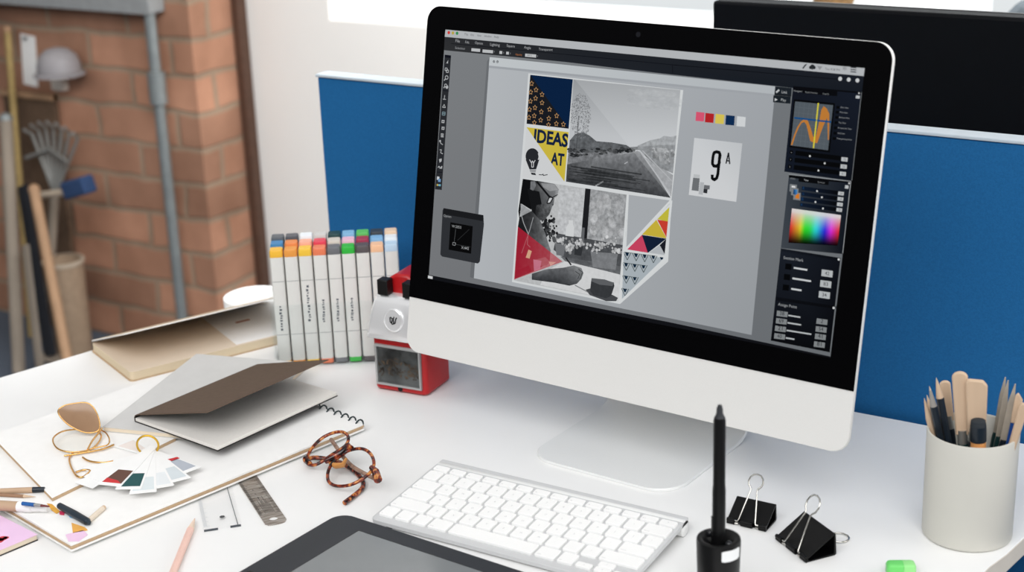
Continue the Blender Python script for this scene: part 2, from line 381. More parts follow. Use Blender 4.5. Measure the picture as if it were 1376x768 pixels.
G().prism(rrect(-130, -90, 130, 90, 20), 0, 10).build('base', M_blackpl, mo, bevel=2)
# ---------------------------------------------------------------- the computer
YAW, TILT = -0.0719, 0.1905
FRONT = Vector((145.919, 219.902, 80.127)); CHIN, TOPV = 60.9, 379.3
UX = Vector((math.cos(YAW), math.sin(YAW), 0)); NH = Vector((-math.sin(YAW), math.cos(YAW), 0))
UP = NH * math.sin(TILT) + Vector((0, 0, 1)) * math.cos(TILT); BK = UX.cross(UP) * -1
pc = thing('desktop_computer', 'silver all-in-one computer with wide black-framed screen showing a design program', 'computer', FRONT - Vector((0, 0, FRONT.z)), (0, 0, YAW))
TL_ = Matrix.Translation((0, 0, FRONT.z)) @ Matrix.Rotation(-TILT, 4, 'X') @ Matrix(((1, 0, 0, 0), (0, 0, 1, 0), (0, 1, 0, 0), (0, 0, 0, 1)))
# in this frame: x = along the screen, y = up the screen, z = depth behind the front
HW = 264
def shrink(poly, k, c=(0, 205)): return [((x - c[0]) * k + c[0], (y - c[1]) * k + c[1]) for x, y in poly]
out = rrect(-HW, 0, HW, TOPV, 17, 8)
g = G(); g.T = TL_
rings = []
for k, d in ((.9975, 0.15), (1, 1.2), (1, 5.5), (.997, 7.5), (.985, 9.5), (.93, 15), (.82, 24), (.6, 34), (.3, 40)):
    rings.append([(x, y, d) for x, y in shrink(out, k)])
g.loft(rings); g.build('chassis', M_alu, pc)
g = G(); g.T = TL_; g.prism(rrect(-HW + .3, CHIN, HW - .3, TOPV - .3, [0, 0, 16.7, 16.7], 8), -.5, .1); g.build('front_glass', M_glassblk, pc)
g = G(); g.T = TL_; g.lathe([(2.6, -.62), (2.6, -.5)], 16, (0, TOPV - 12, 0)); g.build('webcam', mat('lens_black', (26, 27, 32), .2), pc)
# stand: one bent plate
path = [(-20, 0), (60, 0), (100, 0), (128, 1.5), (142, 8), (147, 20), (143, 40), (120, 110), (92, 190), (78, 232)]
path = spline([(y, z, 0) for y, z in path], False, 3)
HWF, RC, YF = 89, 32, -21
prof = []
for y_ in [0, .6, 2, 5, 9, 14, 20, 26, 32]: prof.append((YF + y_, 0))
prof += [(p.x, p.y) for p in path if p.x > YF + 33 or p.y > 3]
g = G(); rt = []; rb = []
def hw_at(i):
    y, z = prof[i]; d = y - YF
    if z < 2 and d < RC: return HWF - RC + math.sqrt(max(0, RC * RC - (RC - d) ** 2))
    return HWF - min(22, z * .12)
rings = []
for i, (y, z) in enumerate(prof):
    a = prof[max(i - 1, 0)]; b = prof[min(i + 1, len(prof) - 1)]
    t = Vector((b[0] - a[0], b[1] - a[1])).normalized(); n = Vector((-t.y, t.x)); h = hw_at(i)
    if z < 2: n = Vector((0, 1))
    T = 3.2
    rings.append([(-h, y, z + .3), (-h, y + n.x * (T - 1), z + n.y * (T - 1)), (-h + 1.2, y + n.x * T, z + n.y * T), (h - 1.2, y + n.x * T, z + n.y * T), (h, y + n.x * (T - 1), z + n.y * (T - 1)), (h, y, z + .3)])
g.loft(rings); g.T = Matrix.Identity(4)
st_ = g.build('stand', M_aluk, pc, ang=22); st_.location = (0, 0, 0)

# ---------- what the screen shows: flat coloured shapes on the display
def SC_uv(px, py):
    q = PN(px, py, FRONT, BK) - FRONT
    return q.dot(UX), q.dot(UP)
class Canvas:
    def __init__(s): s.v = []; s.f = []; s.c = []; s.n = []; s.l = 0; s.o = (0, 0); s.k = 1
    def crop(s, ox, oy, k): s.o = (ox, oy); s.k = k; return s
    def px(s, p): return (s.o[0] + p[0] / s.k, s.o[1] + p[1] / s.k)
    def uv(s, p): return SC_uv(*s.px(p))
    def layer(s): s.l += 1; return s
    def raw(s, pts, col, nz=0, alpha=1, cols=None):
        o = len(s.v); d = -.52 - .012 * s.l
        s.v += [(u, v, d) for u, v in pts]; s.f.append(list(range(o, o + len(pts))))
        cs = cols or [col] * len(pts)
        s.c += [lin(c)[:3] + (alpha,) for c in cs]; s.n += [nz] * len(pts)
    def poly(s, pts, col, nz=0, alpha=1, cols=None):
        s.raw([s.uv(p) for p in pts], col, nz, alpha, cols)
    def line(s, a, b, w, col, nz=0, alpha=1):
        A = Vector(s.uv(a)); B = Vector(s.uv(b)); t = (B - A).normalized(); n = Vector((-t.y, t.x)) * w / 2
        s.raw([tuple(A + n), tuple(B + n), tuple(B - n), tuple(A - n)], col, nz, alpha)
    def path(s, pts, w, col):
        for a, b in zip(pts, pts[1:]): s.line(a, b, w, col)
    def dot(s, c, r, col, n=14, sx=1, sy=1, nz=0, alpha=1):
        C = s.uv(c); s.raw([(C[0] + r * sx * math.cos(2 * PI * i / n), C[1] + r * sy * math.sin(2 * PI * i / n)) for i in range(n)], col, nz, alpha)
    def text(s, st, a, b, col, h=None, bold=0):
        A = Vector(s.uv(a)); B = Vector(s.uv(b)); vs, fs = textmesh(st, bold)
        x1 = max(v[0] for v in vs); x0 = min(v[0] for v in vs); W = (B - A).length; t = (B - A).normalized(); n = Vector((-t.y, t.x))
        kx = W / (x1 - x0); ky = (h / .7) if h else kx
        o = len(s.v); d = -.52 - .012 * s.l
        for v in vs:
            q = A + t * (v[0] - x0) * kx + n * v[1] * ky; s.v.append((q.x, q.y, d)); s.c.append(lin(col)[:3] + (1,)); s.n.append(0)
        for f in fs: s.f.append([i + o for i in f])
c = Canvas()
def quad_pt(Q, u, v):                       # point of a quad TL,TR,BR,BL
    a = Vector(Q[0]).lerp(Vector(Q[1]), u); b = Vector(Q[3]).lerp(Vector(Q[2]), u); return tuple(a.lerp(b, v))
# program background; glass reflection partly put into its corner tones
c.poly([(599, 39.7), (1162.3, 91.5), (1116, 480.5), (576.3, 374.3)], (116, 119, 122), cols=[(124, 127, 130), (112, 116, 120), (104, 108, 112), (116, 118, 121)])
c.layer()
c.poly([(599, 39.7), (1162.3, 91.5), (1161, 102.2), (760, 64.7), (598, 49.4)], (178, 181, 184))
c.poly([(598, 49.4), (760, 64.7), (1161, 102.2), (1158, 130), (1064, 118), (880, 97.5), (760, 83.2), (597, 67.4)], (36, 38, 43), cols=[(44, 45, 48), (32, 35, 40), (26, 30, 38), (20, 25, 33), (22, 27, 35), (28, 32, 40), (33, 36, 42), (48, 49, 51)])
c.poly([(576.6, 369), (900, 432.5), (1116, 478.5), (1116, 480.5), (900, 438), (576.3, 374.3)], (18, 19, 23))
c.layer()
c.line((606.7, 58.5), (760, 73), .6, (18, 20, 26)); c.line((760, 73), (904, 87), .6, (14, 16, 24)); c.line((904, 87), (1128, 106.5), .6, (10, 12, 18)); c.line((904, 87), (904.3, 98.5), .6, (12, 14, 20))
for (x, y), k in zip(((603.5, 43.8), (609, 44.3), (614.6, 44.7)), ((206, 62, 54), (184, 164, 66), (52, 140, 84))): c.dot((x, y), 1.75, k)
c.crop(590, 35, 8.094)
for st, x0, x1, y in (('File', 282, 318, 103), ('Edit', 347, 383, 108), ('View', 414, 463, 114), ('Window', 492, 575, 122), ('Help', 602, 652, 131)): c.text(st, (x0, y - 3), (x1, y + 1), (92, 95, 98))
for st, x0, x1, y in (('File', 182, 228, 175), ('Edit', 287, 330, 186), ('Option', 393, 478, 196), ('Lighting', 558, 662, 215), ('Square', 738, 826, 228), ('Angle', 926, 1000, 246), ('Transparent', 1086, 1238, 265)): c.text(st, (x0, y - 3), (x1, y + 6), (168, 170, 173))
c.text('Selection', (178, 248), (284, 258), (150, 152, 155))
for a, b, y, h in ((356, 451, 240, 33), (477, 591, 254, 33), (661, 691, 270, 32), (734, 764, 278, 30), (940, 1060, 299, 34)):
    sl = .085 * (b - a); c.poly([(a, y), (b, y + sl), (b - 2, y + sl + h), (a - 2, y + h)], (186, 188, 190))
c.layer(); c.text('Opacity', (834, 316), (906, 322), (176, 112, 66)); c.text('100 %', (962, 325), (1010, 329), (90, 92, 96))
for x, y in ((604, 278), (706, 290), (779, 298), (1074, 327)): c.line((x, y - 9), (x - 1, y + 9), .7, (120, 122, 126))
c.crop(0, 0, 1)
# status icons
g_ = (60, 63, 66); c.path([(1079, 92), (1083, 87)], 1.4, g_); c.path([(1080.5, 89.5), (1084.5, 86)], .8, g_)
c.dot((1092, 89.8), 2.2, (40, 43, 46)); c.dot((1089.5, 90.5), 1.5, (40, 43, 46)); c.dot((1094.5, 90.7), 1.5, (40, 43, 46)); c.line((1092, 89), (1091.8, 93.5), 1, (40, 43, 46))
c.poly([(1098.5, 88.6), (1105.5, 89.3), (1101.8, 94)], (140, 143, 146)); c.text('Tue 4:58 PM', (1108.8, 93.6), (1128.6, 95.6), (92, 95, 98))
c.text('*', (1132, 98), (1137.5, 98.5), (110, 113, 116), 6)
for k in range(3): c.line((1143.3, 90.4 + 2.9 * k), (1151, 91.1 + 2.9 * k), .9, (60, 63, 66))
for x, y in ((1129.3, 105.8), (1140.8, 106.9), (1152.5, 108)): c.dot((x, y), 1.9, (198, 200, 202))
# tool strip
c.layer(); c.poly([(598.1, 73.4), (606.6, 74.4), (594, 255), (585, 254)], (40, 42, 46)); c.layer(); c.poly([(598.1, 73.4), (606.6, 74.4), (606.4, 78), (597.9, 77)], (16, 18, 28))
c.crop(570, 40, 3.2); ic = (176, 178, 180); w_ = .75
c.poly([(93, 148), (105, 130), (103, 146), (98, 142)], ic)
for x, y in ((92, 164), (97, 172)): c.path([(x, y), (x + 9, y + 1), (x + 8, y + 12), (x - 1, y + 11), (x, y)], w_, ic)
c.dot((98, 205), 2.3, ic); c.layer(); c.dot((98, 205), 1.5, (40, 42, 46)); c.line((94, 209), (87, 218), 1.1, ic)
c.dot((94, 239), 1.9, ic); c.dot((99, 246), 1.9, ic); c.line((91, 243), (85, 250), 1.1, ic); c.layer(); c.dot((94, 239), 1.1, (40, 42, 46))
c.line((82, 261), (108, 263), .7, (16, 18, 28))
c.path([(90, 281), (88, 298)], w_, ic); c.path([(82, 298), (95, 299)], w_, ic)
c.path([(88, 320), (80, 333), (93, 334), (87, 320)], w_, ic)
c.path([(80, 353), (92, 354), (91, 367), (79, 366), (80, 353)], w_, (120, 142, 150)); c.path([(79, 359), (92, 361)], w_, (120, 142, 150))
for y in (387, 416):
    c.poly([(77, y), (89, y + 1), (88, y + 14), (76, y + 13)], ic)
    c.layer(); c.poly([(80, y + 4), (86, y + 5), (85, y + 10), (79, y + 9)], (60, 62, 66))
for k in range(3): c.line((73, 447 + 6 * k), (85, 448 + 6 * k), 1, ic)
c.path([(69, 476), (73, 488), (82, 494)], w_, ic); c.dot((70, 478), 1.2, ic); c.path([(68, 516), (76, 515), (72, 528), (82, 533)], w_, ic)
c.poly([(65, 556), (77, 553), (76, 565), (68, 571)], ic); c.path([(60, 592), (66, 586), (70, 596), (78, 586), (76, 597)], 1, ic)
c.line((56, 611), (80, 613), .7, (16, 18, 28))
c.poly([(57, 630), (67, 631), (66, 645), (56, 644)], (200, 205, 210)); c.layer(); c.poly([(62, 640), (73, 641), (72, 654), (61, 653)], (110, 150, 190))
c.poly([(56, 662), (62, 663), (61, 671), (55, 670)], (190, 170, 90)); c.poly([(63, 663), (73, 664), (72, 672), (62, 671)], (110, 170, 190))
c.crop(0, 0, 1)
# document window; page gradient carries some painted glass reflection
c.layer(); c.poly([(655, 82), (659, 76.6), (637.2, 373.4), (632, 372)], (88, 91, 95), alpha=.5)
c.layer(); c.poly([(658.5, 76.6), (1042.5, 116), (1010.4, 449.7), (637.2, 373.4)], (168, 172, 176), cols=[(178, 182, 186), (160, 164, 169), (150, 154, 158), (176, 180, 184)])
c.layer(); c.poly([(658.5, 76.6), (1042.5, 116), (1041.7, 126.5), (657.5, 88)], (196, 201, 204), cols=[(192, 197, 200), (176, 181, 185), (176, 181, 185), (192, 197, 200)])
c.poly([(657.5, 88), (1041.7, 126.5), (1041.4, 129.5), (657.3, 91)], (158, 162, 167))
c.dot((664.3, 82.6), 1.5, (70, 73, 76)); c.dot((669, 83), 1.5, (70, 73, 76))
# collage frame
c.layer(); c.poly([(710.5, 98.4), (918.6, 121), (902.8, 268), (898.3, 351), (833.5, 408.2), (688.5, 378.5)], (208, 211, 212))
c.layer(); c.crop(700, 95, 4.95)
A_, B_, C_, D_ = (65, 27), (348, 57), (320, 385), (40, 352)
c.poly([A_, B_, C_, D_], (8, 32, 64)); c.layer(); c.poly([A_, C_, D_], (24, 26, 32)); c.layer()
def star(p, r, w, col):
    C = Vector(c.uv(p)); pts = []
    for k in range(11):
        a = PI / 2 + k * PI / 5 + .06; rr = r if k % 2 == 0 else r * .48
        pts.append(C + Vector((rr * math.cos(a), rr * math.sin(a))))
    for a, b in zip(pts, pts[1:]):
        t = (b - a).normalized(); n = Vector((-t.y, t.x)) * w / 2
        c.raw([tuple(a + n), tuple(b + n), tuple(b - n), tuple(a - n)], col)
for p in ((74, 85), (103, 127), (143, 158), (68, 142), (100, 183), (143, 213), (66, 202), (96, 245), (138, 273), (193, 256), (240, 299), (60, 257), (91, 299), (134, 328), (188, 317), (238, 352), (56, 310), (92, 345), (285, 356), (186, 360)):
    star(p, 2.7, .48, (190, 146, 98))
A_, B_, C_, D_ = (40, 375), (320, 408), (292, 737), (12, 712)
c.poly([A_, B_, C_, D_], (200, 180, 64)); c.layer()
c.text('IDEAS', (86, 471), (312, 506), (20, 34, 62), 12.9, .036); c.text('AT', (198, 618), (287, 631), (20, 34, 62), 11.8, .036)
c.layer(); c.poly([A_, C_, D_], (204, 206, 207)); c.layer()
bk = (38, 40, 44)
c.dot((79, 570), 8.6, bk, 20); c.poly([(34, 590), (125, 590), (104, 655), (60, 655)], bk); c.layer(); wh = (205, 206, 207)
c.path([(60, 590), (72, 612), (80, 598), (86, 614), (98, 594)], .8, wh); c.path([(74, 610), (74, 640), (86, 640), (87, 612)], .8, wh); c.path([(118, 548), (123, 570), (118, 592)], .9, wh)
c.poly([(60, 656), (104, 658), (100, 676), (64, 672)], (150, 152, 154)); c.poly([(68, 676), (98, 680), (104, 694), (74, 690)], bk); c.path([(122, 690), (142, 692), (152, 686), (150, 696), (180, 690)], .8, bk)
# landscape photograph
c.crop(760, 100, 4.52); c.layer()
Q = [(50, 30), (700, 95), (640, 748), (5, 650)]
def grid(Q, nu, nv, fn, nz=0):
    for i in range(nu):
        for j in range(nv):
            cs = []; ps = []
            for a, b in ((0, 0), (1, 0), (1, 1), (0, 1)):
                u = (i + a) / nu; v = (j + b) / nv; ps.append(quad_pt(Q, u, v)); cs.append(fn(u, v))
            c.poly(ps, None, nz, 1, cs)
def sky(u, v):
    t = 150 + 40 * min(1, v / .55) + 8 * u
    return (t, t + 3, t + 6)
grid(Q, 6, 8, sky)
c.layer()
for k in range(60):
    u = random.uniform(.55, .98); v = random.uniform(.02, .2); c.dot(quad_pt(Q, u, v), random.uniform(2, 6), random.choice([(168, 171, 174), (184, 187, 189), (150, 154, 158)]), 10, 1.7, .5, .3, .25)
c.poly([(440, 432), (520, 398), (575, 388), (600, 372), (640, 378), (676, 370), (668, 450), (440, 452)], (150, 153, 156), .6)
c.poly([(395, 440), (670, 425), (668, 455), (400, 458)], (110, 113, 116), .6)
c.poly([(22, 480), (28, 400), (60, 362), (110, 350), (150, 372), (190, 405), (280, 412), (370, 428), (412, 452), (410, 470), (20, 500)], (92, 95, 98), .7)
c.layer(); c.poly([(20, 478), (412, 462), (300, 490), (60, 540), (12, 548)], (120, 122, 125), .8)
c.poly([(410, 470), (440, 462), (470, 480), (640, 748), (5, 650), (12, 545), (270, 492)], (92, 95, 98), .5, cols=[(150, 152, 155), (150, 152, 155), (120, 122, 125), (62, 64, 67), (58, 60, 63), (70, 72, 75), (128, 130, 133)])
c.poly([(450, 455), (668, 445), (655, 600), (560, 560), (500, 510)], (122, 125, 128), .9)
c.poly([(450, 470), (480, 500), (655, 610), (644, 740)], (150, 152, 155), .4)
c.layer()
for k in range(70):
    t = random.random(); x = 25 + 385 * t; y = 475 - 18 * t + random.uniform(-22, 22) * (1 - .6 * t); kk = random.choice([34, 46, 60, 84, 100]); c.dot((x, y), random.uniform(1, 2.6), (kk, kk + 2, kk + 4), 8, 1.5, .7, .6)
for k in range(70):
    x = random.uniform(520, 660); y = 455 + random.uniform(0, 1) * (x - 470) * .62; kk = random.choice([86, 104, 124, 150, 166]); c.dot((x, y), random.uniform(1, 2.4), (kk, kk + 2, kk + 4), 8, nz=.6)
for k in range(90):                                                       # tyre streaks
    t = random.random(); y = 520 + 200 * t; xa = 12 + random.uniform(0, 200); L_ = random.uniform(120, 330); kk = random.choice([26, 34, 46, 60])
    xb = min(xa + L_, 430 + (y - 470) * .66); ya = y + (xa - 250) * .1
    xb = min(xb, 455 + (ya - 480) * .6); yb = ya + (xb - xa) * .15
    if ya < 556 or xb - xa < 40 or ya > 644 + .15 * xa or yb > 644 + .15 * xb: continue
    c.line((xa, ya), (xb, yb), random.uniform(.5, 1.6), (kk, kk + 2, kk + 4), .5, .75)
c.line((185, 676), (232, 648), 1.6, (176, 178, 180)); c.line((360, 542), (380, 530), 1, (170, 172, 175)); c.line((452, 462), (642, 730), 1.1, (178, 180, 183)); c.line((470, 462), (652, 650), .9, (170, 172, 175))
c.path([(66, 488), (70, 430), (76, 330), (82, 250)], .8, (70, 72, 75))
for k in range(620):                                                      # tree crown
    a = random.uniform(0, 2 * PI); r = math.sqrt(random.random()); x = 95 + 62 * r * math.cos(a); y = 255 + 140 * r * math.sin(a); x = max(x, 36 + (255 - y) * .02)
    kk = random.choice([92, 104, 118, 132]); c.dot((x, y), random.uniform(.3, .75), (kk, kk + 2, kk + 5), 6, 1, 1, .5, .65)
c.layer(); c.poly([(60, 31), (700, 95), (640, 748)], (225, 228, 230), alpha=.13)
# photograph of a man drawing at a window
c.crop(685, 235, 4.95); c.layer()
Q2 = [(90, 25), (781, 131), (727, 839), (32, 700)]
Q2 = [c.px(p) for p in ((90, 25), (782, 131), (727, 838), (32, 700))]
c.crop(0, 0, 1)
c.poly(Q2, (182, 184, 185), .25)
c.layer(); c.crop(740, 240, 4.518)
c.poly([(245, 62), (466, 97), (440, 405), (222, 365)], (150, 152, 154), .7); c.poly([(60, 60), (213, 60), (190, 350), (40, 330)], (186, 188, 190), .35)
for k in range(60):
    x = random.uniform(255, 450); y = random.uniform(110, 340); kk = random.choice([120, 140, 165, 185, 200]); c.dot((x, y), random.uniform(2, 5), (kk, kk + 1, kk + 3), 10, nz=.4, alpha=.4)
c.layer(); c.poly([(213, 58), (245, 62), (222, 372), (186, 366)], (28, 29, 32)); c.poly([(40, 330), (440, 402), (424, 580), (180, 520), (70, 470), (20, 430)], (74, 76, 79), .5)
c.poly([(180, 520), (424, 582), (415, 740), (-60, 644), (-30, 560), (90, 500)], (205, 206, 207), .1); c.poly([(60, 470), (425, 530), (424, 578), (180, 522), (90, 500)], (104, 106, 109), .4)
c.layer()
c.poly([(28, 390), (95, 398), (80, 470), (38, 462)], (110, 112, 115)); c.poly([(245, 440), (410, 455), (398, 552), (258, 535)], (120, 122, 125), .3); c.poly([(150, 405), (200, 412), (188, 468), (146, 460)], (48, 50, 53))
c.poly([(112, 250), (138, 252), (138, 272), (146, 300), (142, 352), (92, 345), (96, 296), (112, 272)], (206, 208, 209)); c.poly([(192, 295), (210, 297), (204, 390), (186, 388)], (96, 98, 101))
for k in range(150):
    x0, y0, sx, sy = random.choice([(60, 375, 48, 24), (115, 420, 26, 28), (180, 390, 30, 22), (300, 410, 60, 34), (405, 435, 24, 18), (340, 390, 50, 40)])
    kk = random.choice([150, 180, 205, 215]); c.dot((random.gauss(x0, sx * .55), random.gauss(y0, sy * .5)), random.uniform(.8, 1.9), (kk, kk + 1, kk + 2), 7, nz=.3, alpha=.8)
c.crop(685, 235, 4.95); c.layer()
for k in range(60): c.dot((random.gauss(262, 24), random.gauss(355, 40)), random.uniform(1, 2.4), random.choice([(24, 25, 27), (40, 41, 44), (80, 82, 84)]), 8)
c.poly([(90, 25), (190, 40), (180, 150), (145, 230), (80, 190), (68, 300), (60, 240)], (14, 15, 17)); c.layer()
c.poly([(185, 38), (300, 58), (330, 95), (318, 140), (300, 150), (296, 190), (282, 215), (268, 225), (262, 262), (232, 298), (190, 300), (160, 262), (148, 230), (130, 100), (150, 60)], (126, 128, 131), .3, cols=[(44, 45, 47), (128, 130, 132), (150, 152, 154), (140, 142, 144), (112, 114, 116), (112, 114, 116), (92, 94, 96), (84, 86, 88), (96, 98, 100), (70, 72, 74), (40, 41, 43), (44, 45, 47), (90, 92, 94), (34, 35, 37), (40, 41, 43)])
c.layer(); c.poly([(120, 90), (200, 110), (215, 190), (180, 280), (150, 240)], (20, 21, 23)); c.poly([(222, 192), (288, 204), (266, 262), (232, 302), (184, 300), (172, 250), (180, 200)], (98, 100, 103), 1.0, cols=[(70, 72, 74), (104, 106, 108), (92, 94, 96), (80, 82, 84), (46, 47, 49), (34, 35, 37), (50, 51, 53)])
c.poly([(142, 42), (172, 40), (178, 70), (160, 105), (140, 95)], (110, 112, 115), .4); c.poly([(212, 52), (300, 62), (322, 98), (270, 108), (225, 80)], (170, 172, 174), .1, alpha=.5); c.poly([(285, 195), (297, 192), (290, 206)], (60, 62, 64)); c.poly([(230, 150), (262, 172), (240, 192), (214, 176)], (84, 86, 88), .2, alpha=.6)
c.layer(); c.line((182, 42), (272, 150), 2.2, (18, 19, 21)); c.path([(268, 140), (250, 188), (272, 186), (292, 152), (268, 140)], 1.2, (18, 19, 21)); c.poly([(268, 152), (255, 184), (270, 182), (286, 154)], (196, 198, 200)); c.line((290, 146), (322, 130), .8, (30, 31, 33))
c.poly([(75, 190), (145, 240), (100, 275), (78, 285)], (150, 152, 154), .3)
c.layer(); c.poly([(68, 280), (150, 238), (205, 300), (240, 390), (275, 500), (268, 580), (160, 640), (36, 690), (58, 340)], (66, 68, 71), .5, cols=[(30, 31, 33), (50, 51, 53), (90, 92, 94), (112, 114, 116), (120, 122, 124), (110, 112, 114), (70, 72, 74), (40, 41, 43), (34, 35, 37)])
c.poly([(68, 280), (120, 380), (75, 500), (52, 470), (60, 330)], (22, 23, 25)); c.poly([(150, 640), (36, 690), (40, 640), (130, 600)], (22, 23, 25))
c.layer(); c.path([(74, 240), (96, 320), (126, 390), (120, 460), (140, 480)], .9, (160, 162, 164)); c.path([(160, 280), (135, 370), (124, 400), (82, 520)], .8, (150, 152, 154))
c.poly([(150, 655), (250, 625), (360, 615), (430, 600), (480, 618), (494, 650), (480, 690), (450, 722), (400, 735), (300, 715), (150, 695)], (98, 100, 103), .4, cols=[(70, 72, 75), (110, 112, 115), (96, 98, 101), (120, 122, 124), (130, 132, 134), (120, 122, 124), (110, 112, 114), (80, 82, 85), (50, 52, 55), (44, 46, 49), (56, 58, 61)])
c.poly([(160, 565), (240, 545), (272, 575), (250, 600), (180, 605)], (150, 152, 154), .2)
c.layer(); c.line((375, 548), (412, 598), 1.8, (40, 41, 44)); c.path([(440, 640), (470, 660), (455, 690)], .8, (60, 62, 64)); c.path([(460, 625), (488, 645), (470, 690)], .8, (66, 68, 70))
c.crop(740, 240, 4.518); c.line((150, 645), (235, 690), 1.1, (130, 132, 134))
c.poly([(215, 672), (260, 660), (380, 705), (412, 722), (400, 742), (340, 742), (240, 705)], (70, 72, 75)); c.layer()
c.poly([(252, 602), (386, 628), (390, 650), (370, 710), (340, 725), (262, 705), (242, 680), (248, 625)], (54, 56, 59), .2); c.layer(); c.poly([(252, 602), (330, 610), (388, 630), (378, 650), (300, 642), (252, 622)], (92, 94, 97))
c.layer(); c.crop(685, 235, 4.95); c.poly([(58, 342), (355, 575), (32, 695)], (176, 28, 52), alpha=.72); c.layer()
c.poly([(128, 495), (150, 505), (135, 555), (110, 548)], (205, 160, 130)); c.poly([(160, 560), (215, 570), (205, 625), (165, 640)], (196, 120, 140), alpha=.8); c.poly([(262, 575), (312, 578), (275, 605)], (205, 150, 140))
# coloured triangles and pennant pattern
c.crop(740, 240, 4.518)
c.poly([(478, 97), (733, 132), (728, 150), (462, 420)], (166, 170, 174)); c.layer(); c.poly([(447, 445), (697, 482), (436, 728)], (166, 175, 181)); c.layer()
for pts, k in (([(730, 165), (722, 262), (650, 245)], (190, 182, 62)), ([(650, 248), (720, 258), (708, 360)], (196, 62, 48)), ([(645, 248), (708, 362), (557, 338)], (196, 174, 58)),
               ([(557, 340), (593, 450), (468, 428)], (196, 66, 94)), ([(557, 340), (706, 363), (593, 450)], (18, 30, 52)), ([(593, 452), (665, 402), (700, 468)], (176, 180, 184)), ([(706, 363), (665, 402), (700, 466)], (26, 28, 36))): c.poly(pts, k)
c.line((733, 132), (462, 424), 2.2, (210, 213, 214)); c.line((452, 432), (712, 470), 2.0, (210, 213, 214)); c.line((470, 97), (420, 745), 2.2, (210, 213, 214))
for xs, y in (((468, 522, 574, 627), 446), ((462, 514, 567), 510), ((462, 514), 588), ((455,), 665)):
    c.line((xs[0] - 20, y - 2), (xs[-1] + 14, y + 2 + 5 * len(xs)), .5, (70, 80, 82))
    for i, x in enumerate(xs):
        yy = y + i * 6; c.path([(x - 22, yy), (x, yy + 46), (x + 22, yy + 3)], .8, (78, 88, 90)); c.poly([(x - 13, yy), (x + 11, yy + 2), (x + 4, yy + 22), (x - 5, yy + 22)], (14, 36, 56))
c.poly([(665, 474), (688, 477), (682, 490), (672, 490)], (14, 36, 56)); c.layer(); c.line((700, 482), (424, 750), 2.6, (210, 213, 214)); c.line((735, 132), (700, 480), 2.6, (210, 213, 214))
# colour chips and the 9 A card
c.crop(880, 60, 3.2); c.layer()
for (a, b, y0, y1), k in zip(((180, 216, 288, 327), (220, 257, 293, 333), (264, 301, 297, 338), (308, 346, 302, 344), (356, 393, 307, 350)), ((212, 84, 112), (176, 34, 38), (212, 192, 84), (12, 42, 80), (206, 209, 211))):
    c.poly([(a, y0), (b, y0 + 4), (b - 3, y1 + 3), (a - 3, y1)], k)
c.poly([(172, 400), (378, 424), (352, 675), (148, 645)], (202, 205, 207), cols=[(200, 203, 206), (190, 193, 196), (204, 206, 208), (206, 208, 210)]); c.layer()
nine = [(281, 488), (283, 474), (279, 463), (267, 460), (257, 464), (253, 476), (250, 500), (250, 512), (256, 521), (266, 522), (275, 517), (280, 505), (284, 478), (274, 560), (269, 576), (258, 581), (248, 576), (246, 560)]
c.path(nine[:12] + [nine[11]], 3.1, (12, 13, 15)); c.path([(282, 470), (273, 556), (268, 573), (258, 580), (249, 574), (249, 558)], 3.1, (12, 13, 15))
for p_ in nine[:12] + [(282, 470), (273, 556), (268, 573), (258, 580), (249, 574)]: c.dot(p_, 1.55, (12, 13, 15), 10)
c.path([(308, 511), (319, 464)], 1.4, (24, 26, 30)); c.path([(319, 464), (324, 513)], 1.4, (24, 26, 30)); c.path([(311, 498), (322, 500)], 1.2, (24, 26, 30))
c.poly([(170, 556), (196, 559), (195, 573), (168, 570)], (184, 187, 189)); c.poly([(167, 571), (195, 574), (190, 629), (160, 625)], (108, 111, 114)); c.poly([(197, 590), (214, 592), (208, 645), (190, 642)], (174, 177, 180))
c.poly([(214, 602), (239, 605), (237, 622), (212, 619)], (104, 106, 110)); c.layer(); c.poly([(212, 619), (229, 621), (227, 639), (210, 636)], (44, 46, 50))
# side panels
c.crop(1030, 100, 5.486); c.layer()
c.poly([(200, 85), (705, 130), (632, 785), (135, 715)], (20, 25, 35), cols=[(18, 22, 32), (22, 28, 40), (14, 18, 26), (18, 24, 36)]); c.crop(1020, 225, 6.4); c.poly([(262, 60), (795, 120), (722, 742), (192, 690)], (30, 36, 44), cols=[(52, 58, 66), (20, 26, 36), (16, 20, 28), (62, 68, 75)])
c.crop(1000, 300, 3.84); c.poly([(192, 128), (502, 178), (445, 664), (140, 603)], (12, 14, 20), cols=[(26, 31, 40), (14, 17, 24), (7, 8, 11), (10, 11, 15)])
c.poly([(192, 128), (502, 178), (500, 192), (190, 143)], (8, 9, 12)); c.poly([(167, 378), (478, 426), (476, 440), (165, 396)], (8, 9, 12))
c.crop(1030, 100, 5.486); c.layer()
c.poly([(68, 88), (190, 100), (187, 158), (62, 148)], (28, 34, 40)); c.poly([(55, 152), (183, 162), (180, 216), (52, 204)], (26, 32, 38)); c.layer(); c.line((62, 149), (187, 159), .6, (8, 9, 12))
c.line((75, 133), (97, 113), 1.6, (190, 193, 195)); c.text('Link', (115, 137), (156, 142), (186, 189, 191)); c.poly([(65, 173), (86, 186), (64, 196)], (196, 198, 200)); c.text('Play', (110, 195), (148, 200), (186, 189, 191))
c.poly([(202, 86), (700, 128), (699, 140), (526, 125), (524, 160), (272, 138), (270, 130), (200, 118)], (8, 9, 13))
c.poly([(207, 182), (508, 212), (470, 575), (170, 535)], (7, 8, 11)); c.layer(); c.poly([(215, 198), (495, 226), (457, 558), (182, 522)], (82, 90, 97)); c.layer()
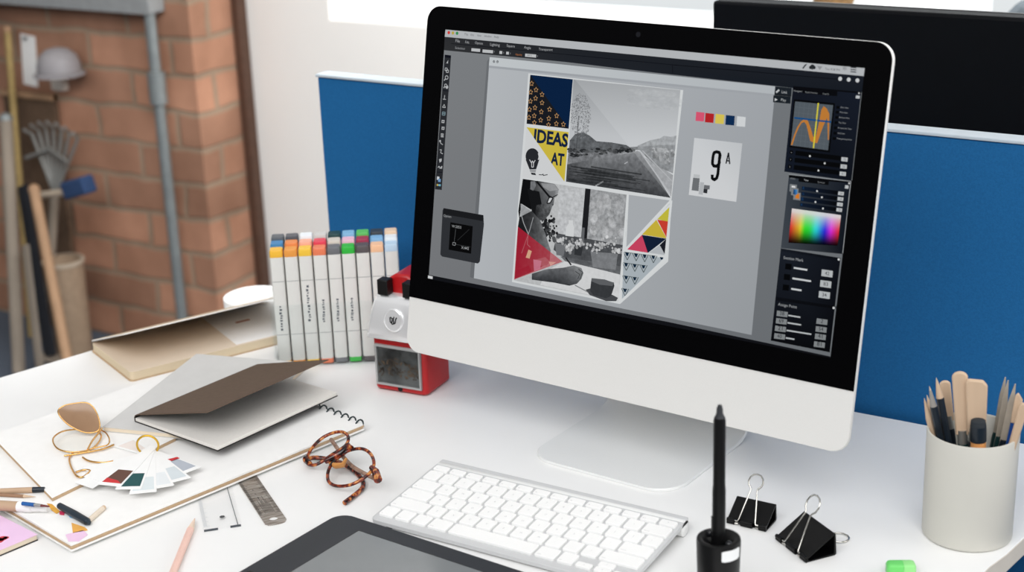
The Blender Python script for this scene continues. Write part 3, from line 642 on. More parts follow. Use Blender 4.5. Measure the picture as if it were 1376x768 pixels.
for k in range(1, 8):
    t = k / 8; c.line((215 + 280 * t, 198 + 28 * t), (182 + 275 * t, 522 + 36 * t), .25, (96, 104, 111)); c.line((215 - 33 * t, 198 + 324 * t), (495 - 38 * t, 226 + 332 * t), .25, (96, 104, 111))
c.layer(); up_ = [(183, 518), (205, 450), (232, 385), (258, 345), (285, 327), (308, 340), (328, 390), (345, 450), (358, 470), (372, 440), (392, 350), (408, 260), (425, 233), (448, 250), (467, 290), (466, 380), (463, 482)]
lo_ = [(195, 520), (220, 440), (243, 390), (262, 358), (282, 350), (298, 370), (312, 430), (326, 488), (350, 502), (378, 505), (400, 440), (418, 390), (436, 350), (448, 320), (453, 340), (454, 400), (456, 482)]
for i in range(len(up_) - 1): c.poly([up_[i], up_[i + 1], lo_[i + 1], lo_[i]], (186, 120, 52))
c.layer(); c.line((208, 319), (480, 350), 1.6, (16, 74, 128)); c.line((386, 210), (350, 542), 1.4, (206, 196, 60))
c.text('Navigator', (205, 125), (268, 131), (150, 153, 156)); c.text('Rank Position', (290, 136), (380, 143), (130, 133, 136)); c.text('Void Tr', (416, 147), (466, 152), (130, 133, 136))
c.poly([(664, 154), (692, 157), (690, 178), (661, 175)], (190, 193, 195)); c.dot((685, 138), .8, (200, 200, 200))
for st, x0, x1, y in (('Over View', 548, 608, 243), ('Side View', 543, 601, 279), ('Bottom View', 540, 616, 317), ('Top View', 535, 588, 355), ('Perspective View', 530, 631, 394), ('Grid View', 527, 582, 433), ('Transparency View', 520, 633, 472)):
    c.text(st, (x0, y + 3), (x1, y + 3 + (x1 - x0) * .1), (150, 153, 156)); c.poly([(x0 - 28, y - 12), (x0 - 5, y - 10), (x0 - 7, y + 10), (x0 - 30, y + 8)], (6, 7, 9))
for k in range(3):
    x = 219 - 6 * k; y = 560 + 53 * k; c.poly([(x, y), (x + 333, y + 40), (x + 330, y + 74), (x - 3, y + 34)], (6, 7, 9)); c.poly([(x - 42, y - 2), (x - 18, y + 1), (x - 21, y + 27), (x - 45, y + 24)], (6, 7, 9))
    c.layer(); c.text('XYZ'[k], (x - 36, y + 18), (x - 28, y + 19), (150, 153, 156)); xx = x + (105, 220, 180)[k]; c.dot((xx, y + 41), .9, (210, 212, 213))
    c.poly([(x + 338, y + 48), (x + 384, y + 53), (x + 381, y + 82), (x + 335, y + 77)], (186, 189, 191)); c.layer(); c.text(('70', '50', '61')[k], (x + 350, y + 72), (x + 370, y + 74), (90, 93, 96))
c.line((705, 132), (632, 780), .35, (140, 143, 146))
c.crop(1020, 225, 6.4); c.layer(); c.line((262, 58), (795, 118), .5, (160, 163, 166)); c.line((793, 122), (724, 735), .5, (170, 173, 176))
c.poly([(262, 62), (790, 120), (788, 132), (605, 118), (602, 150), (345, 120), (345, 95), (260, 85)], (8, 9, 12)); c.layer()
c.text('Color', (275, 98), (318, 103), (140, 143, 146)); c.text('Tone', (390, 112), (428, 117), (180, 183, 186)); c.text('Symbols', (508, 130), (568, 137), (120, 123, 126))
c.poly([(746, 150), (776, 154), (773, 182), (742, 178)], (186, 189, 191)); c.dot((779, 134), .9, (200, 200, 200))
for x, y, k in ((270, 140, (120, 124, 127)), (283, 172, (120, 124, 127)), (302, 210, (126, 128, 130))): c.poly([(x, y), (x + 62, y + 8), (x + 58, y + 72), (x - 4, y + 64)], k); c.layer()
c.poly([(286, 155), (318, 159), (317, 174), (284, 170)], (215, 215, 215)); c.poly([(302, 186), (334, 190), (330, 234), (298, 228)], (40, 100, 160), cols=[(20, 60, 110), (70, 140, 200), (60, 120, 180), (16, 40, 70)]); c.poly([(322, 232), (352, 222), (350, 268), (316, 262)], (206, 120, 40))
for k in range(4):
    x = 374 - 5 * k; y = 160 + 47 * k; c.poly([(x, y), (x + 308, y + 40), (x + 305, y + 74), (x - 3, y + 32)], (10, 14, 20), cols=[(16, 28, 46), (7, 8, 10), (7, 8, 10), (16, 28, 46)])
    c.layer(); c.text('RGBK'[k], (x + 6, y + 26), (x + 22, y + 28), (24, 62, 104)); xx = x + (130, 176, 126, 196)[k]; c.dot((xx, y + 42 + (xx - x - 130) * .12), .9, (205, 207, 208))
    c.poly([(x + 314, y + 44), (x + 362, y + 50), (x + 358, y + 80), (x + 310, y + 74)], (186, 189, 191)); c.layer(); c.text(('80', '48', '62', '35')[k], (x + 328, y + 70), (x + 348, y + 72.5), (96, 99, 102))
import colorsys
def spec(u, v):
    h = [0, .08, .14, .33, .36, .48, .56, .66, .8, .9, 1.0]; p = min(u * 10, 9.999); i = int(p); hh = h[i] + (h[i + 1] - h[i]) * (p - i)
    s_ = min(1, max(.08, (v - .02) * 1.9)) * .8; val = .84 if v < .5 else .84 * max(0, 1 - ((v - .5) / .5) ** 1.6)
    if v < .12: s_ *= .6
    r = colorsys.hsv_to_rgb(hh % 1, s_, val); return tuple(255 * t for t in r)
grid([(288, 350), (710, 408), (680, 670), (258, 645)], 24, 12, spec)
c.crop(1000, 300, 3.84); c.layer()
c.text('Section Mark', (206, 182), (308, 197), (160, 163, 166)); c.text('Assign Point', (178, 422), (275, 438), (160, 163, 166)); c.dot((491, 185), 1.1, (210, 212, 213)); c.dot((465, 435), 1.1, (210, 212, 213))
for x, y, L_, bx_, by_, st in ((232, 222, 70, 431, 257, '42'), (225, 276, 96, 424, 312, '83'), (219, 330, 53, 417, 368, '34')):
    c.poly([(x - 15, y - 17), (x + 17, y - 13), (x + 14, y + 17), (x - 18, y + 13)], (5, 6, 8)); c.line((x + 27, y + 6), (x + 27 + L_, y + 6 + L_ * .16), 1.7, (196, 199, 201))
    c.poly([(bx_ - 27, by_ - 21), (bx_ + 30, by_ - 13), (bx_ + 27, by_ + 21), (bx_ - 30, by_ + 13)], (176, 180, 182)); c.layer(); c.text(st, (bx_ - 12, by_ + 7), (bx_ + 11, by_ + 10), (40, 43, 46))
for x, y, L_, l, bx_, by_, r in ((199, 465, 62, '38', 404, 505, '2'), (195, 503, 70, '69', 400, 545, '54'), (190, 542, 128, '21', 396, 583, '41'), (186, 581, 45, '40', 391, 623, '81')):
    for X, Y, st in ((x, y, l), (bx_, by_, r)):
        c.poly([(X - 26, Y - 17), (X + 30, Y - 9), (X + 27, Y + 18), (X - 29, Y + 11)], (126, 130, 132)); c.layer(); h_ = 12 if len(st) == 2 else 6; c.text(st, (X - h_, Y + 6), (X + h_ - 1, Y + 9), (30, 32, 36))
    c.line((x + 32, y + 8), (x + 32 + L_, y + 8 + L_ * .16), 1.4, (176, 180, 182))
c.line((502, 180), (447, 660), .45, (120, 124, 127))
c.crop(0, 0, 1); c.poly([(576.4, 369.6), (582.6, 371), (582.4, 374.6), (576.2, 373.4)], (206, 208, 209))
# floating option box
c.crop(560, 200, 2.953); c.layer(); c.poly([(110, 234), (268, 262), (270, 300), (254, 446), (246, 454), (104, 426), (97, 418), (106, 244)], (46, 48, 52)); c.layer()
c.poly([(110, 234), (268, 262), (267, 286), (108, 258)], (26, 27, 30)); c.text('Option', (110, 268), (140, 273), (160, 162, 164)); c.poly([(137, 290), (226, 306), (219, 415), (130, 399)], (8, 8, 9)); c.layer()
c.text('W:2855', (142, 310), (180, 316), (150, 152, 154)); c.text('X:442', (180, 395), (210, 400), (170, 172, 174)); c.path([(158, 318), (152, 372)], .5, (80, 82, 84)); c.path([(147, 370), (158, 372), (156, 382), (146, 380), (147, 370)], .5, (150, 152, 154)); c.line((158, 378), (216, 388), .4, (60, 62, 64)); c.line((165, 362), (212, 318), .4, (52, 53, 55))

def screen_mat():
    m = bpy.data.materials.new('lit_display'); m.use_nodes = True; nt = m.node_tree; b = nt.nodes['Principled BSDF']
    b.inputs['Base Color'].default_value = (0, 0, 0, 1); b.inputs['Roughness'].default_value = .12; b.inputs['Specular IOR Level'].default_value = .12
    at = nt.nodes.new('ShaderNodeAttribute'); at.attribute_name = 'pixel'; an = nt.nodes.new('ShaderNodeAttribute'); an.attribute_name = 'grain'
    tc = nt.nodes.new('ShaderNodeTexCoord'); n = nt.nodes.new('ShaderNodeTexNoise'); n.inputs['Scale'].default_value = 260; n.inputs['Detail'].default_value = 3; nt.links.new(tc.outputs['Object'], n.inputs['Vector'])
    a = nt.nodes.new('ShaderNodeMath'); a.operation = 'SUBTRACT'; nt.links.new(n.outputs['Fac'], a.inputs[0]); a.inputs[1].default_value = .5
    k = nt.nodes.new('ShaderNodeMath'); k.operation = 'MULTIPLY'; nt.links.new(a.outputs[0], k.inputs[0]); nt.links.new(an.outputs['Fac'], k.inputs[1])
    k2 = nt.nodes.new('ShaderNodeMath'); k2.operation = 'MULTIPLY_ADD'; nt.links.new(k.outputs[0], k2.inputs[0]); k2.inputs[1].default_value = 2.4; k2.inputs[2].default_value = 1
    k2.use_clamp = False
    v = nt.nodes.new('ShaderNodeVectorMath'); v.operation = 'SCALE'; nt.links.new(at.outputs['Color'], v.inputs[0]); nt.links.new(k2.outputs[0], v.inputs['Scale'])
    nt.links.new(v.outputs[0], b.inputs['Emission Color']); b.inputs['Emission Strength'].default_value = .97; nt.links.new(at.outputs['Alpha'], b.inputs['Alpha'])
    return m
me = bpy.data.meshes.new('display'); me.from_pydata([tuple(S * x for x in (TL_ @ Vector(v))) for v in c.v], [], c.f)
ca = me.color_attributes.new('pixel', 'FLOAT_COLOR', 'POINT'); ca.data.foreach_set('color', [x for q in c.c for x in q])
na = me.attributes.new('grain', 'FLOAT', 'POINT'); na.data.foreach_set('value', c.n)
me.materials.append(screen_mat()); dsp = bpy.data.objects.new('display', me); COL.objects.link(dsp); dsp.parent = pc
dsp['label'] = 'lit display with a picture collage and dark tool panels'
# ---------------------------------------------------------------- keyboard
V0 = 12.73; KS = .08
kb = thing('keyboard', 'slim white and silver keyboard lying in front of the computer', 'keyboard', (0, 0, 0))
KT = Matrix.Translation((0, 0, 5.2)) @ Matrix.Rotation(math.atan(KS), 4, 'X')
g = G(); g.T = KT; g.prism(rrect(0, 4.5, 281, 132.6, [6, 6, 1.5, 1.5], 5), -3.6, 1.2); g.build('case', mat('keyboard_aluminium', (206, 207, 208), .5, .1, .02, 900), kb, bevel=.6)
g = G(); g.T = Matrix.Translation((0, 124.4, 8.6)) @ Matrix.Rotation(PI / 2, 4, 'Y'); g.lathe([(7.6, 0), (8.2, .6), (8.2, 280.4), (7.6, 281)], 28); g.build('battery_tube', M_aluk, kb)
for x in (20, 261): G().lathe([(4.5, 0), (4.5, 1.6)], 14, (x, 10, 0)).build('rubber_foot', M_blackpl, kb)
U = 19.05; M_leg = mat('grey_key_print', (196, 198, 200), .6)
rows = [
 [('fn', 1), ('ctrl', 1), ('alt', 1), ('cmd', 1.25), ('', 5), ('cmd', 1.25), ('alt', 1), ('<', 1, 'half'), ('v', 1, 'stack'), ('>', 1, 'half')],
 [('shift', 2.25)] + [(k, 1) for k in 'ZXCVBNM,./'] + [('shift', 2.25)],
 [('caps', 1.75)] + [(k, 1) for k in "ASDFGHJKL;'"] + [('return', 1.75)],
 [('tab', 1.5)] + [(k, 1) for k in 'QWERTYUIOP[]\\'],
 [(k, 1) for k in '`1234567890-='] + [('delete', 1.5)],
 [('esc', 14.5 / 14)] + [('F%d' % i, 14.5 / 14) for i in range(1, 13)] + [('^', 14.5 / 14)]]
def key(x0, y0, x1, y1, st):
    g = G(); g.T = KT
    p = rrect(x0, y0, x1, y1, 1.7, 3); q = rrect(x0 + .35, y0 + .35, x1 - .35, y1 - .35, 1.5, 3)
    g.loft([[(x, y, 1.3) for x, y in p], [(x, y, 3.3) for x, y in p], [(x, y, 3.7) for x, y in q]], sm=False)
    if st:
        vs, fs = textmesh(st); k = 3.4 if len(st) == 1 else 2.3
        tx = (x0 + x1) / 2 - k * .3 if len(st) == 1 else x0 + 2; ty = (y0 + y1) / 2 - k * .3 if len(st) == 1 else y0 + 2
        g.mi = 1; g.add([(tx + v[0] * k, ty + v[1] * k, 3.73) for v in vs], fs)
    g.build('key', [M_key, M_leg], kb)
for r, row in enumerate(rows):
    x = 4.5; y = V0 + r * U; h = 16.1 if r < 5 else 8.8
    for k in row:
        x1 = x + k[1] * U - 2.9
        if len(k) == 2: key(x, y, x1, y + h, k[0])
        elif k[2] == 'half': key(x, y, x1, y + 7.6, k[0])
        else: key(x, y, x1, y + 7.6, 'v'); key(x, y + 8.4, x1, y + 16, '^')
        x += k[1] * U

# ---------------------------------------------------------------- drawing tablet, pen, pen stand
ang = math.radians(-4.4)
tb = thing('drawing_tablet', 'black graphics tablet with grey drawing surface cut off by the picture bottom', 'graphics tablet', P(458, 687, 9), (0, 0, ang))
tb.location.z = DZ * S
M_tab = mat('slate_black_plastic', (40, 44, 50), .45, 0, .08, 500)
g = G(); g.prism(rrect(0, -262, 400, 0, 17, 8), 0, 9); g.build('tablet_body', M_tab, tb, bevel=1.6)
inner = P(482, 713, 9); dl = inner - P(458, 687, 9); ca_, sa_ = math.cos(-ang), math.sin(-ang)
ix, iy = dl.x * ca_ - dl.y * sa_, dl.x * sa_ + dl.y * ca_
g = G(); g.box(ix, -242, 9.05, 366, iy, 9.25); g.build('drawing_surface', mat('grey_active_surface', (128, 132, 134), .16, 0, .04, 30, spec=.8), tb)
g = G(); g.box(ix - 1, -243, 9.02, 367, iy + 1, 9.12); g.build('surface_groove', M_blackpl, tb)
for k in range(4): G().prism(rrect(8, -150 - 20 * k, ix - 10, -134 - 20 * k, 2), 9.05, 10).build('express_key', M_blackpl, tb, bevel=.3)

hd = thing('pen_stand', 'black cylindrical pen stand with a small white label holding the tablet pen', 'pen stand', (363.2, 18, 0))
g = G(); g.lathe([(16.6, 0), (17.2, 1), (19, 66), (18.6, 69.2), (17.2, 70), (14.5, 69.5), (12, 66), (6.5, 60), (6.2, 24), (.1, 24)], 40); g.build('stand_body', M_blackpl, hd)
for a in (2.6, 5.9): G().ball((12.6 * math.cos(a), 12.6 * math.sin(a), 68), 3.4, 14).build('nib_knob', mat('glossy_black', (24, 26, 30), .15), hd)
vx = math.atan2(CAM.y - 18, CAM.x - 363.2)
g = G(); n_ = 8; a0, a1 = vx + .14, vx + 1.15
for (z0, z1) in ((55.5, 66.0),):
    top = [((18.6) * math.cos(a0 + (a1 - a0) * i / n_), (18.6) * math.sin(a0 + (a1 - a0) * i / n_)) for i in range(n_ + 1)]
    vs = []; 
    for i in range(n_ + 1):
        a = a0 + (a1 - a0) * i / n_; e = .8 if i in (0, n_) else 0
        for z in (z0 + e, z1 - e):
            r = 17.2 + 1.8 * z / 66 + .25; vs.append((r * math.cos(a), r * math.sin(a), z))
    g.add(vs, [[2 * i, 2 * i + 2, 2 * i + 3, 2 * i + 1] for i in range(n_)])
g.build('label', mat('label_white', (240, 242, 243), .5), hd, label='small white label')
pn = thing('stylus_pen', 'slim black tablet pen standing upright in the black pen stand', 'pen', (363.2, 18, 24.3))
zt = 192 - 24.3
G().lathe([(2, 0), (4.2, 3), (5.6, 40), (5.7, 90), (5.2, 96), (5.2, zt - 14), (4.6, zt - 11)], 24).build('barrel', M_blackpl, pn)
G().lathe([(4.4, zt - 11), (2.9, zt - 7.5), (2.6, zt - 3), (1.6, zt)], 20).build('nib', mat('dark_grey_nib', (48, 50, 54), .5), pn)
g = G(); g.T = Matrix.Rotation(vx - 1.2, 4, 'Z'); g.prism([(5.0, -2.2), (6.4, -1.8), (6.4, 1.8), (5.0, 2.2)], 36, 66); g.build('side_switch', M_blackpl, pn, bevel=.4)

# ---------------------------------------------------------------- binder clips
M_clip = mat('black_lacquered_steel', (5, 5, 6), .4, 0, .1, spec=.25)
def clip(label, jl, jr, W, hdy, hdz, lower, group=None):
    A = P(*jl, 0); B = P(*jr, 0); a = math.atan2(B.y - A.y, B.x - A.x); mid = (A + B) / 2
    t = thing('binder_clip', label, 'binder clip', (mid.x, mid.y, 0), (0, 0, a), group)
    h = W / 2; D = .62 * W; T = .44 * W
    g = G()
    for pr in ([(2, .4), (D, .4), (D + 1.5, 2), (D + .2, T), (D - 1.2, T - .4), (D - 1, 2.2), (2, 1.4)], [(D + .2, T), (D - 1, T + .8), (1.5, 5.0), (2.2, 4.0)]):
        n = len(pr); g.add([(-h, y, z) for y, z in pr] + [(h, y, z) for y, z in pr], [list(range(n)), list(range(n, 2 * n))[::-1]] + [[i, (i + 1) % n, n + (i + 1) % n, n + i] for i in range(n)])
    g.build('clip_body', M_clip, t)
    g = G()
    for x0, x1 in ((-h, -h * .62), (-h * .3, h * .3), (h * .62, h)): g.tube([(x0, 0, 4.6), (x1, 0, 4.6)], 1.9, 10); 
    for x0, x1 in ((-h, -h * .62), (-h * .3, h * .3), (h * .62, h)): g.tube([(x0, 0.4, 1.9), (x1, 0.4, 1.9)], 1.9, 10)
    g.build('rolled_lip', M_clip, t)
    def wire(dy, dz, z0):
        L = math.hypot(dy, dz); ey, ez = dy / L, dz / L; k = h * .46; n = h * .16; R = h * .37
        pts = [(-h * .6, 0, z0), (-k, 0, z0), (-k * .9, ey * 2, z0 + ez * 2), (-n, ey * (L - 2.1 * R), z0 + ez * (L - 2.1 * R))]
        for i in range(0, 11):
            b = -PI * .5 - .55 - (2 * PI - 1.1) * i / 10
            pts.append((R * math.cos(b), ey * (L - R + R * math.sin(b)), z0 + ez * (L - R + R * math.sin(b))))
        pts += [(n, ey * (L - 2.1 * R), z0 + ez * (L - 2.1 * R)), (k * .9, ey * 2, z0 + ez * 2), (k, 0, z0), (h * .6, 0, z0)]
        G().tube(pts, .85, 8).build('wire_handle', M_wire, t)
    wire(hdy, hdz, 4.7); wire(*lower, 1.9)
    return t
GC = 'binder clips on the desk'
clip('smaller black binder clip lying beside the pen stand, handle raised', (978, 702.5), (1028.5, 714), 40, 26, 40, (36, -.6), GC)
clip('larger black binder clip nearer the white cup, both wire handles showing', (1041, 723), (1086, 758), 50, 27, 46, (62, -.6), GC)

# ---------------------------------------------------------------- white cup and the tools in it
CX, CY = 510.1, 254.0
cup = thing('cup', 'tall plain white ceramic cup full of wooden tools at right', 'cup', (CX, CY, 0))
M_cup = mat('matt_white_ceramic', (206, 204, 196), .6, 0, .015, 30)
G().lathe([(38.5, 0), (40.6, 1.2), (41.1, 3), (41.4, 104.4), (40.9, 105.4), (39.6, 105.4), (39, 104.4), (38.4, 6), (36, 4.5), (.1, 4.5)], 64).build('cup_body', M_cup, cup)
VH = Vector((CAM.x - CX, CAM.y - CY, 0)).normalized(); SX = Vector((-VH.y, VH.x, 0))
CC = Vector((CX, CY, 0))
def tool_axis(top, bot, d, zb=6.5):
    p0 = CC + VH * d; T = PN(1230 + top[0] / 5.911, 490 + top[1] / 5.911, p0, VH); B = PN(1230 + bot / 5.911, 735, p0, VH); B.z = zb
    return B, T
M_ferr = mat('dull_ferrule', (176, 178, 176), .35, .8, .1)
M_green = mat('dark_green_lacquer', (30, 62, 62), .3, 0, .2)
M_lead = mat('pale_lead', (196, 180, 160), .5)
def tool(name, label, cat, top, bot, d, make, group='tools standing in the white cup'):
    B, T = tool_axis(top, bot, d); L = (T - B).length
    q = (T - B).to_track_quat('Z', 'Y'); t = thing(name, label, cat, B, q.to_euler(), group)
    # turn flat tools to face the viewer
    loc = q.to_matrix().inverted() @ VH; ang = math.atan2(loc.y, loc.x) - PI / 2
    t.rotation_euler = (q.to_matrix() @ Matrix.Rotation(ang, 3, 'Z')).to_euler()
    make(t, L); return t
def pencil_parts(body, tip=M_wood, r=3.4, lead=M_lead):
    def mk(t, L):
        g = G(); g.lathe([(r, 0), (r, L - 20)], 6, sm=False); g.build('barrel', body, t)
        G().lathe([(r * .98, L - 20), (r * .3, L - 4)], 12).build('sharpened_wood', tip, t); G().lathe([(r * .3, L - 4), (.15, L)], 12).build('lead', lead, t)
    return mk
def flat_parts(w, th, handle, neck, round_=True, hm=M_navy):
    def mk(t, L):
        g = G(); z0 = L - neck; r = w / 2 if round_ else 1.5
        p = [(-w / 2 * .86, z0), (w / 2 * .86, z0)] + ([(w / 2 * math.cos(a), L - r * .8 + r * .8 * math.sin(a)) for a in [PI * i / 10 for i in range(11)]] if round_ else [(w / 2, L - 3), (w / 2 - 2, L), (-w / 2 + 4, L - 1), (-w / 2, L - 6)])
        g.T = Matrix.Rotation(PI / 2, 4, 'X'); g.prism(p, -th / 2, th / 2); g.build('blade', M_wood, t, bevel=th * .3)
        if handle: G().lathe([(handle * .8, 0), (handle, 10), (handle, z0 - 12), (handle * .85, z0 - 2)], 16).build('handle', hm, t); G().lathe([(handle * .95, z0 - 8), (handle * .9, z0 + 5)], 16).build('ferrule', M_ferr, t)
        else:
            g = G(); g.prism(rrect(-w / 2 * .8, -th / 2, w / 2 * .8, th / 2, th * .3, 3), 0, z0); g.build('shaft', hm, t)
    return mk
def blade_parts(w, body):
    def mk(t, L):
        G().lathe([(3.6, 0), (3.9, L - 62), (3.2, L - 56)], 14).build('handle', body, t)
        g = G(); g.T = Matrix.Rotation(PI / 2, 4, 'X'); g.prism([(-w / 2, L - 58), (w / 2, L - 58), (w / 2 * .9, L - 18), (.6, L), (-.4, L), (-w / 2 * .8, L - 22)], -1, 1); g.build('blade', mat('pale_horn', (176, 166, 152), .35, 0, .15), t)
    return mk
tool('stick', 'thin pale wooden stick leaning on the left rim of the cup', 'stick', (70, 262), 305, 0, pencil_parts(M_wood, M_wood, 3.2, M_wood))
tool('pencil', 'dark green pencil with pale tip, second from the left in the cup', 'pencil', (92, 238), 330, -9, pencil_parts(M_green))
tool('pencil', 'dark pencil with grey tip, third from the left in the cup', 'pencil', (112, 168), 335, 9, pencil_parts(M_navy, mat('grey_tip', (150, 146, 140), .5)))
tool('pencil', 'tall dark pencil with long wooden point left of the rounded spatula', 'pencil', (166, 100), 372, 1, pencil_parts(M_navy, M_wood, 3.6))
tool('spatula', 'narrow round-ended wooden spatula near the left side of the cup', 'spatula', (232, 124), 352, -19, flat_parts(10, 4, 3.6, 40))
tool('spatula', 'tallest wide round-ended wooden spatula in the middle of the cup', 'spatula', (352, 52), 402, 11, flat_parts(14, 4.5, 5, 62, True, M_green))
tool('scraper', 'broad square-ended wooden scraper right of the tallest spatula', 'scraper', (488, 112), 476, 17, flat_parts(19, 5, 7.5, 52, False))
tool('knife', 'slim pointed modelling knife leaning right behind the others', 'knife', (716, 98), 520, -27, blade_parts(6, M_green))
tool('knife', 'grey pointed modelling knife touching the slimmer knife', 'knife', (738, 124), 545, -16, blade_parts(6.5, M_green))
tool('knife', 'pointed knife with dark blade centre at the right of the cup', 'knife', (795, 152), 552, -5, blade_parts(7, M_navy))
tool('spatula', 'square-ended wooden stick with blue shaft at the right rim', 'spatula', (832, 222), 585, 5, flat_parts(7, 3.2, 0, 30, False, mat('blue_lacquer', (24, 70, 140), .3)))
tool('stick', 'plain pale wooden stick leaning out farthest right in the cup', 'stick', (872, 300), 545, 17, flat_parts(8, 4, 0, 50, False, M_wood))
tool('paint_brush', 'short dark brush with orange handle low in front of the broad scraper', 'brush', (500, 432), 494, 27, lambda t, L: (G().lathe([(5, 0), (6.8, 30), (6.8, L - 21)], 16).build('handle', mat('orange_lacquer', (214, 150, 90), .4), t), G().lathe([(7.2, L - 21), (7.2, L - 6)], 16).build('ferrule', M_navy, t), G().lathe([(7, L - 6), (6.4, L - 1), (4, L)], 16).build('bristles', mat('dark_bristle', (40, 46, 52), .8), t)))

# green cap in front
q = P(1210, 764, 6)
gc = thing('eraser', 'bright green eraser lying on the desk near the bottom edge below the larger clip', 'eraser', (q.x, q.y, 0), (0, 0, .5))
g = G(); g.T = Matrix.Translation((0, 0, 6.4)) @ Matrix.Rotation(PI / 2, 4, 'Y'); g.loft([[(x, y, z) for x, y in rrect(-k, -k, k, k, 2, 3)] for k, z in ((4.4, -12.5), (5.8, -11), (6.2, -9), (6.2, 2))]); g.build('eraser_body', mat('green_plastic', (112, 214, 110), .35, 0, .03), gc)
g = G(); g.T = Matrix.Translation((0, 0, 6.4)); g.T = g.T @ Matrix.Rotation(PI / 2, 4, 'Y'); g.loft([[(x, y, z) for x, y in rrect(-k, -k, k, k, 2, 3)] for k, z in ((6.2, 2.1), (6.2, 10), (5.6, 12), (4.2, 13))]); g.build('worn_end', mat('light_green_plastic', (150, 226, 140), .45), gc)

# ---------------------------------------------------------------- pencil sharpener
sp_ = thing('pencil_sharpener', 'red and chrome crank pencil sharpener beside the computer', 'pencil sharpener', (-167, 313, 0), (0, 0, math.radians(5)))
sp_.scale = (1.04, 1, 1.12)
zW, zR = 70, 66
g = G(); g.prism(rrect(-34, -24, 34, 34, [7, 7, 5, 5]), 1, 60); g.build('red_body', M_red, sp_, bevel=3)
g = G(); g.T = Matrix.Rotation(PI / 2, 4, 'X')
arch = [(-30, 60.2), (30, 60.2), (30, 92), (26, 108), (18, 120), (8, 126), (-8, 126), (-18, 120), (-26, 108), (-30, 92)]
g.prism(arch, -32, 8); g.build('red_housing', M_red, sp_, bevel=3)
M_win = mat('drawer_dark', (44, 40, 38), .5, 0, .3)
M_win2 = clear('drawer_clear', (242, 244, 244), .06)
g = G(); g.prism([(-28, -24.6), (28, -24.6), (28, -24.1), (-28, -24.1)], 9, 52); dw = g.build('drawer', mat('drawer_grey', (120, 120, 120), .5, 0, .3, 30, c2=(50, 48, 48)), sp_)
def sh_mat():
    m = mat('pencil_shavings', (120, 98, 80), .9, 0, .1, 90, c2=(52, 44, 40))
    return m
g = G()
for k in range(90):
    x = random.uniform(-25, 25); z = 20 + random.uniform(0, 18) - abs(x) * .12; a = random.uniform(0, PI)
    r = random.uniform(1.5, 3.5); g.add([(x + r * math.cos(a), -25.2 - random.random(), z + r * math.sin(a)), (x - r * math.sin(a), -25.4, z + r * math.cos(a)), (x - r * math.cos(a), -25.2 - random.random() * .5, z - r * .6 * math.sin(a))], [[0, 1, 2]])
g.build('shavings', sh_mat(), dw)
G().prism([(-27, -27.4), (27, -27.4), (27, -26.8), (-27, -26.8)], 10, 51).build('drawer_window', M_win2, dw)
g = G()
for a, b in (((-29, 8), (29, 10.5)), ((-29, 50.5), (29, 53)), ((-29, 10.5), (-26.8, 50.5)), ((26.8, 10.5), (29, 50.5))): g.box(a[0], -27.8, a[1], b[0], -24, b[1])
g.build('drawer_frame', mat('grey_drawer_frame', (176, 176, 176), .3, .3), dw, bevel=.5)
g = G(); g.T = Matrix.Translation((0, -24.2, 5.2)) @ Matrix.Rotation(PI / 2, 4, 'X'); g.lathe([(3.0, 0), (3.0, .5)], 18); g.build('screw_hole', M_blackpl, sp_)
# chrome face: flared skirt leaning back
rings = []
for z, w, y0, y1 in ((61, 37, -33, -8), (63, 37.5, -33.5, -8), (67, 36.5, -33, -8), (84, 33, -30, -8), (99, 30, -25, -8), (104, 28.5, -22, -8), (106, 27, -19, -8)):
    rings.append([(x, y, z + (0 if z > 61 else 1.0 * math.cos(x * .8))) for x, y in rrect(-w, y0, w, y1, [7, 7, .5, .5], 6)])
g = G(); g.loft(rings); g.build('chrome_face', M_chrome, sp_)
fr = Matrix.Translation((0, -30.6, 83)) @ Matrix.Rotation(PI / 2 - .2, 4, 'X')
g = G(); g.T = fr; g.lathe([(12.5, -.6), (12.5, .8), (10.8, 1.4), (10.6, .6)], 32); g.lathe([(10.6, -.4), (10.6, .7)], 32)
bd_ = g.build('emblem', M_chrome, sp_)
g = G(); g.T = fr; g.mi = 0
for pts in ([(-4, 3, 1), (-3.4, -1.5, 1), (-.6, -3.8, 1), (2.8, -2.6, 1), (3.6, 1.4, 1)], [(-3.2, 3.4, 1), (-1.2, 1.8, 1), (.6, 2.2, 1), (1.2, 4.2, 1)], [(3.4, 1.4, 1), (4.8, 3.6, 1)], [(-1.6, -3, 1), (-1, .6, 1)], [(.4, 1.6, 1), (1.2, -2.6, 1)]): g.tube([(x, y, .9) for x, y, z in pts], .75, 6)
g.build('emblem_mark', M_blackpl, bd_)
for x in (-16, 16):
    k = G().box(x - 6.5, -24, 106.5, x + 6.5, -10, 123).build('grip_tab', M_blackpl, sp_, bevel=1.2)
    G().box(x - 4, -19, 104.5, x + 4, -12, 106.6).build('tab_stem', M_chrome, k)
g = G(); g.T = Matrix.Translation((0, 34, 84)) @ Matrix.Rotation(-PI / 2, 4, 'X'); g.lathe([(9, -2), (9, 8), (5, 9), (5, 16), (.1, 16)], 20); g.build('crank_hub', M_chrome, sp_)
G().tube([(0, 47, 84), (26, 47, 70)], 3, 10).build('crank_arm', M_chrome, sp_); G().tube([(26, 47, 70), (26, 72, 70)], 6, 12).build('crank_knob', M_blackpl, sp_)

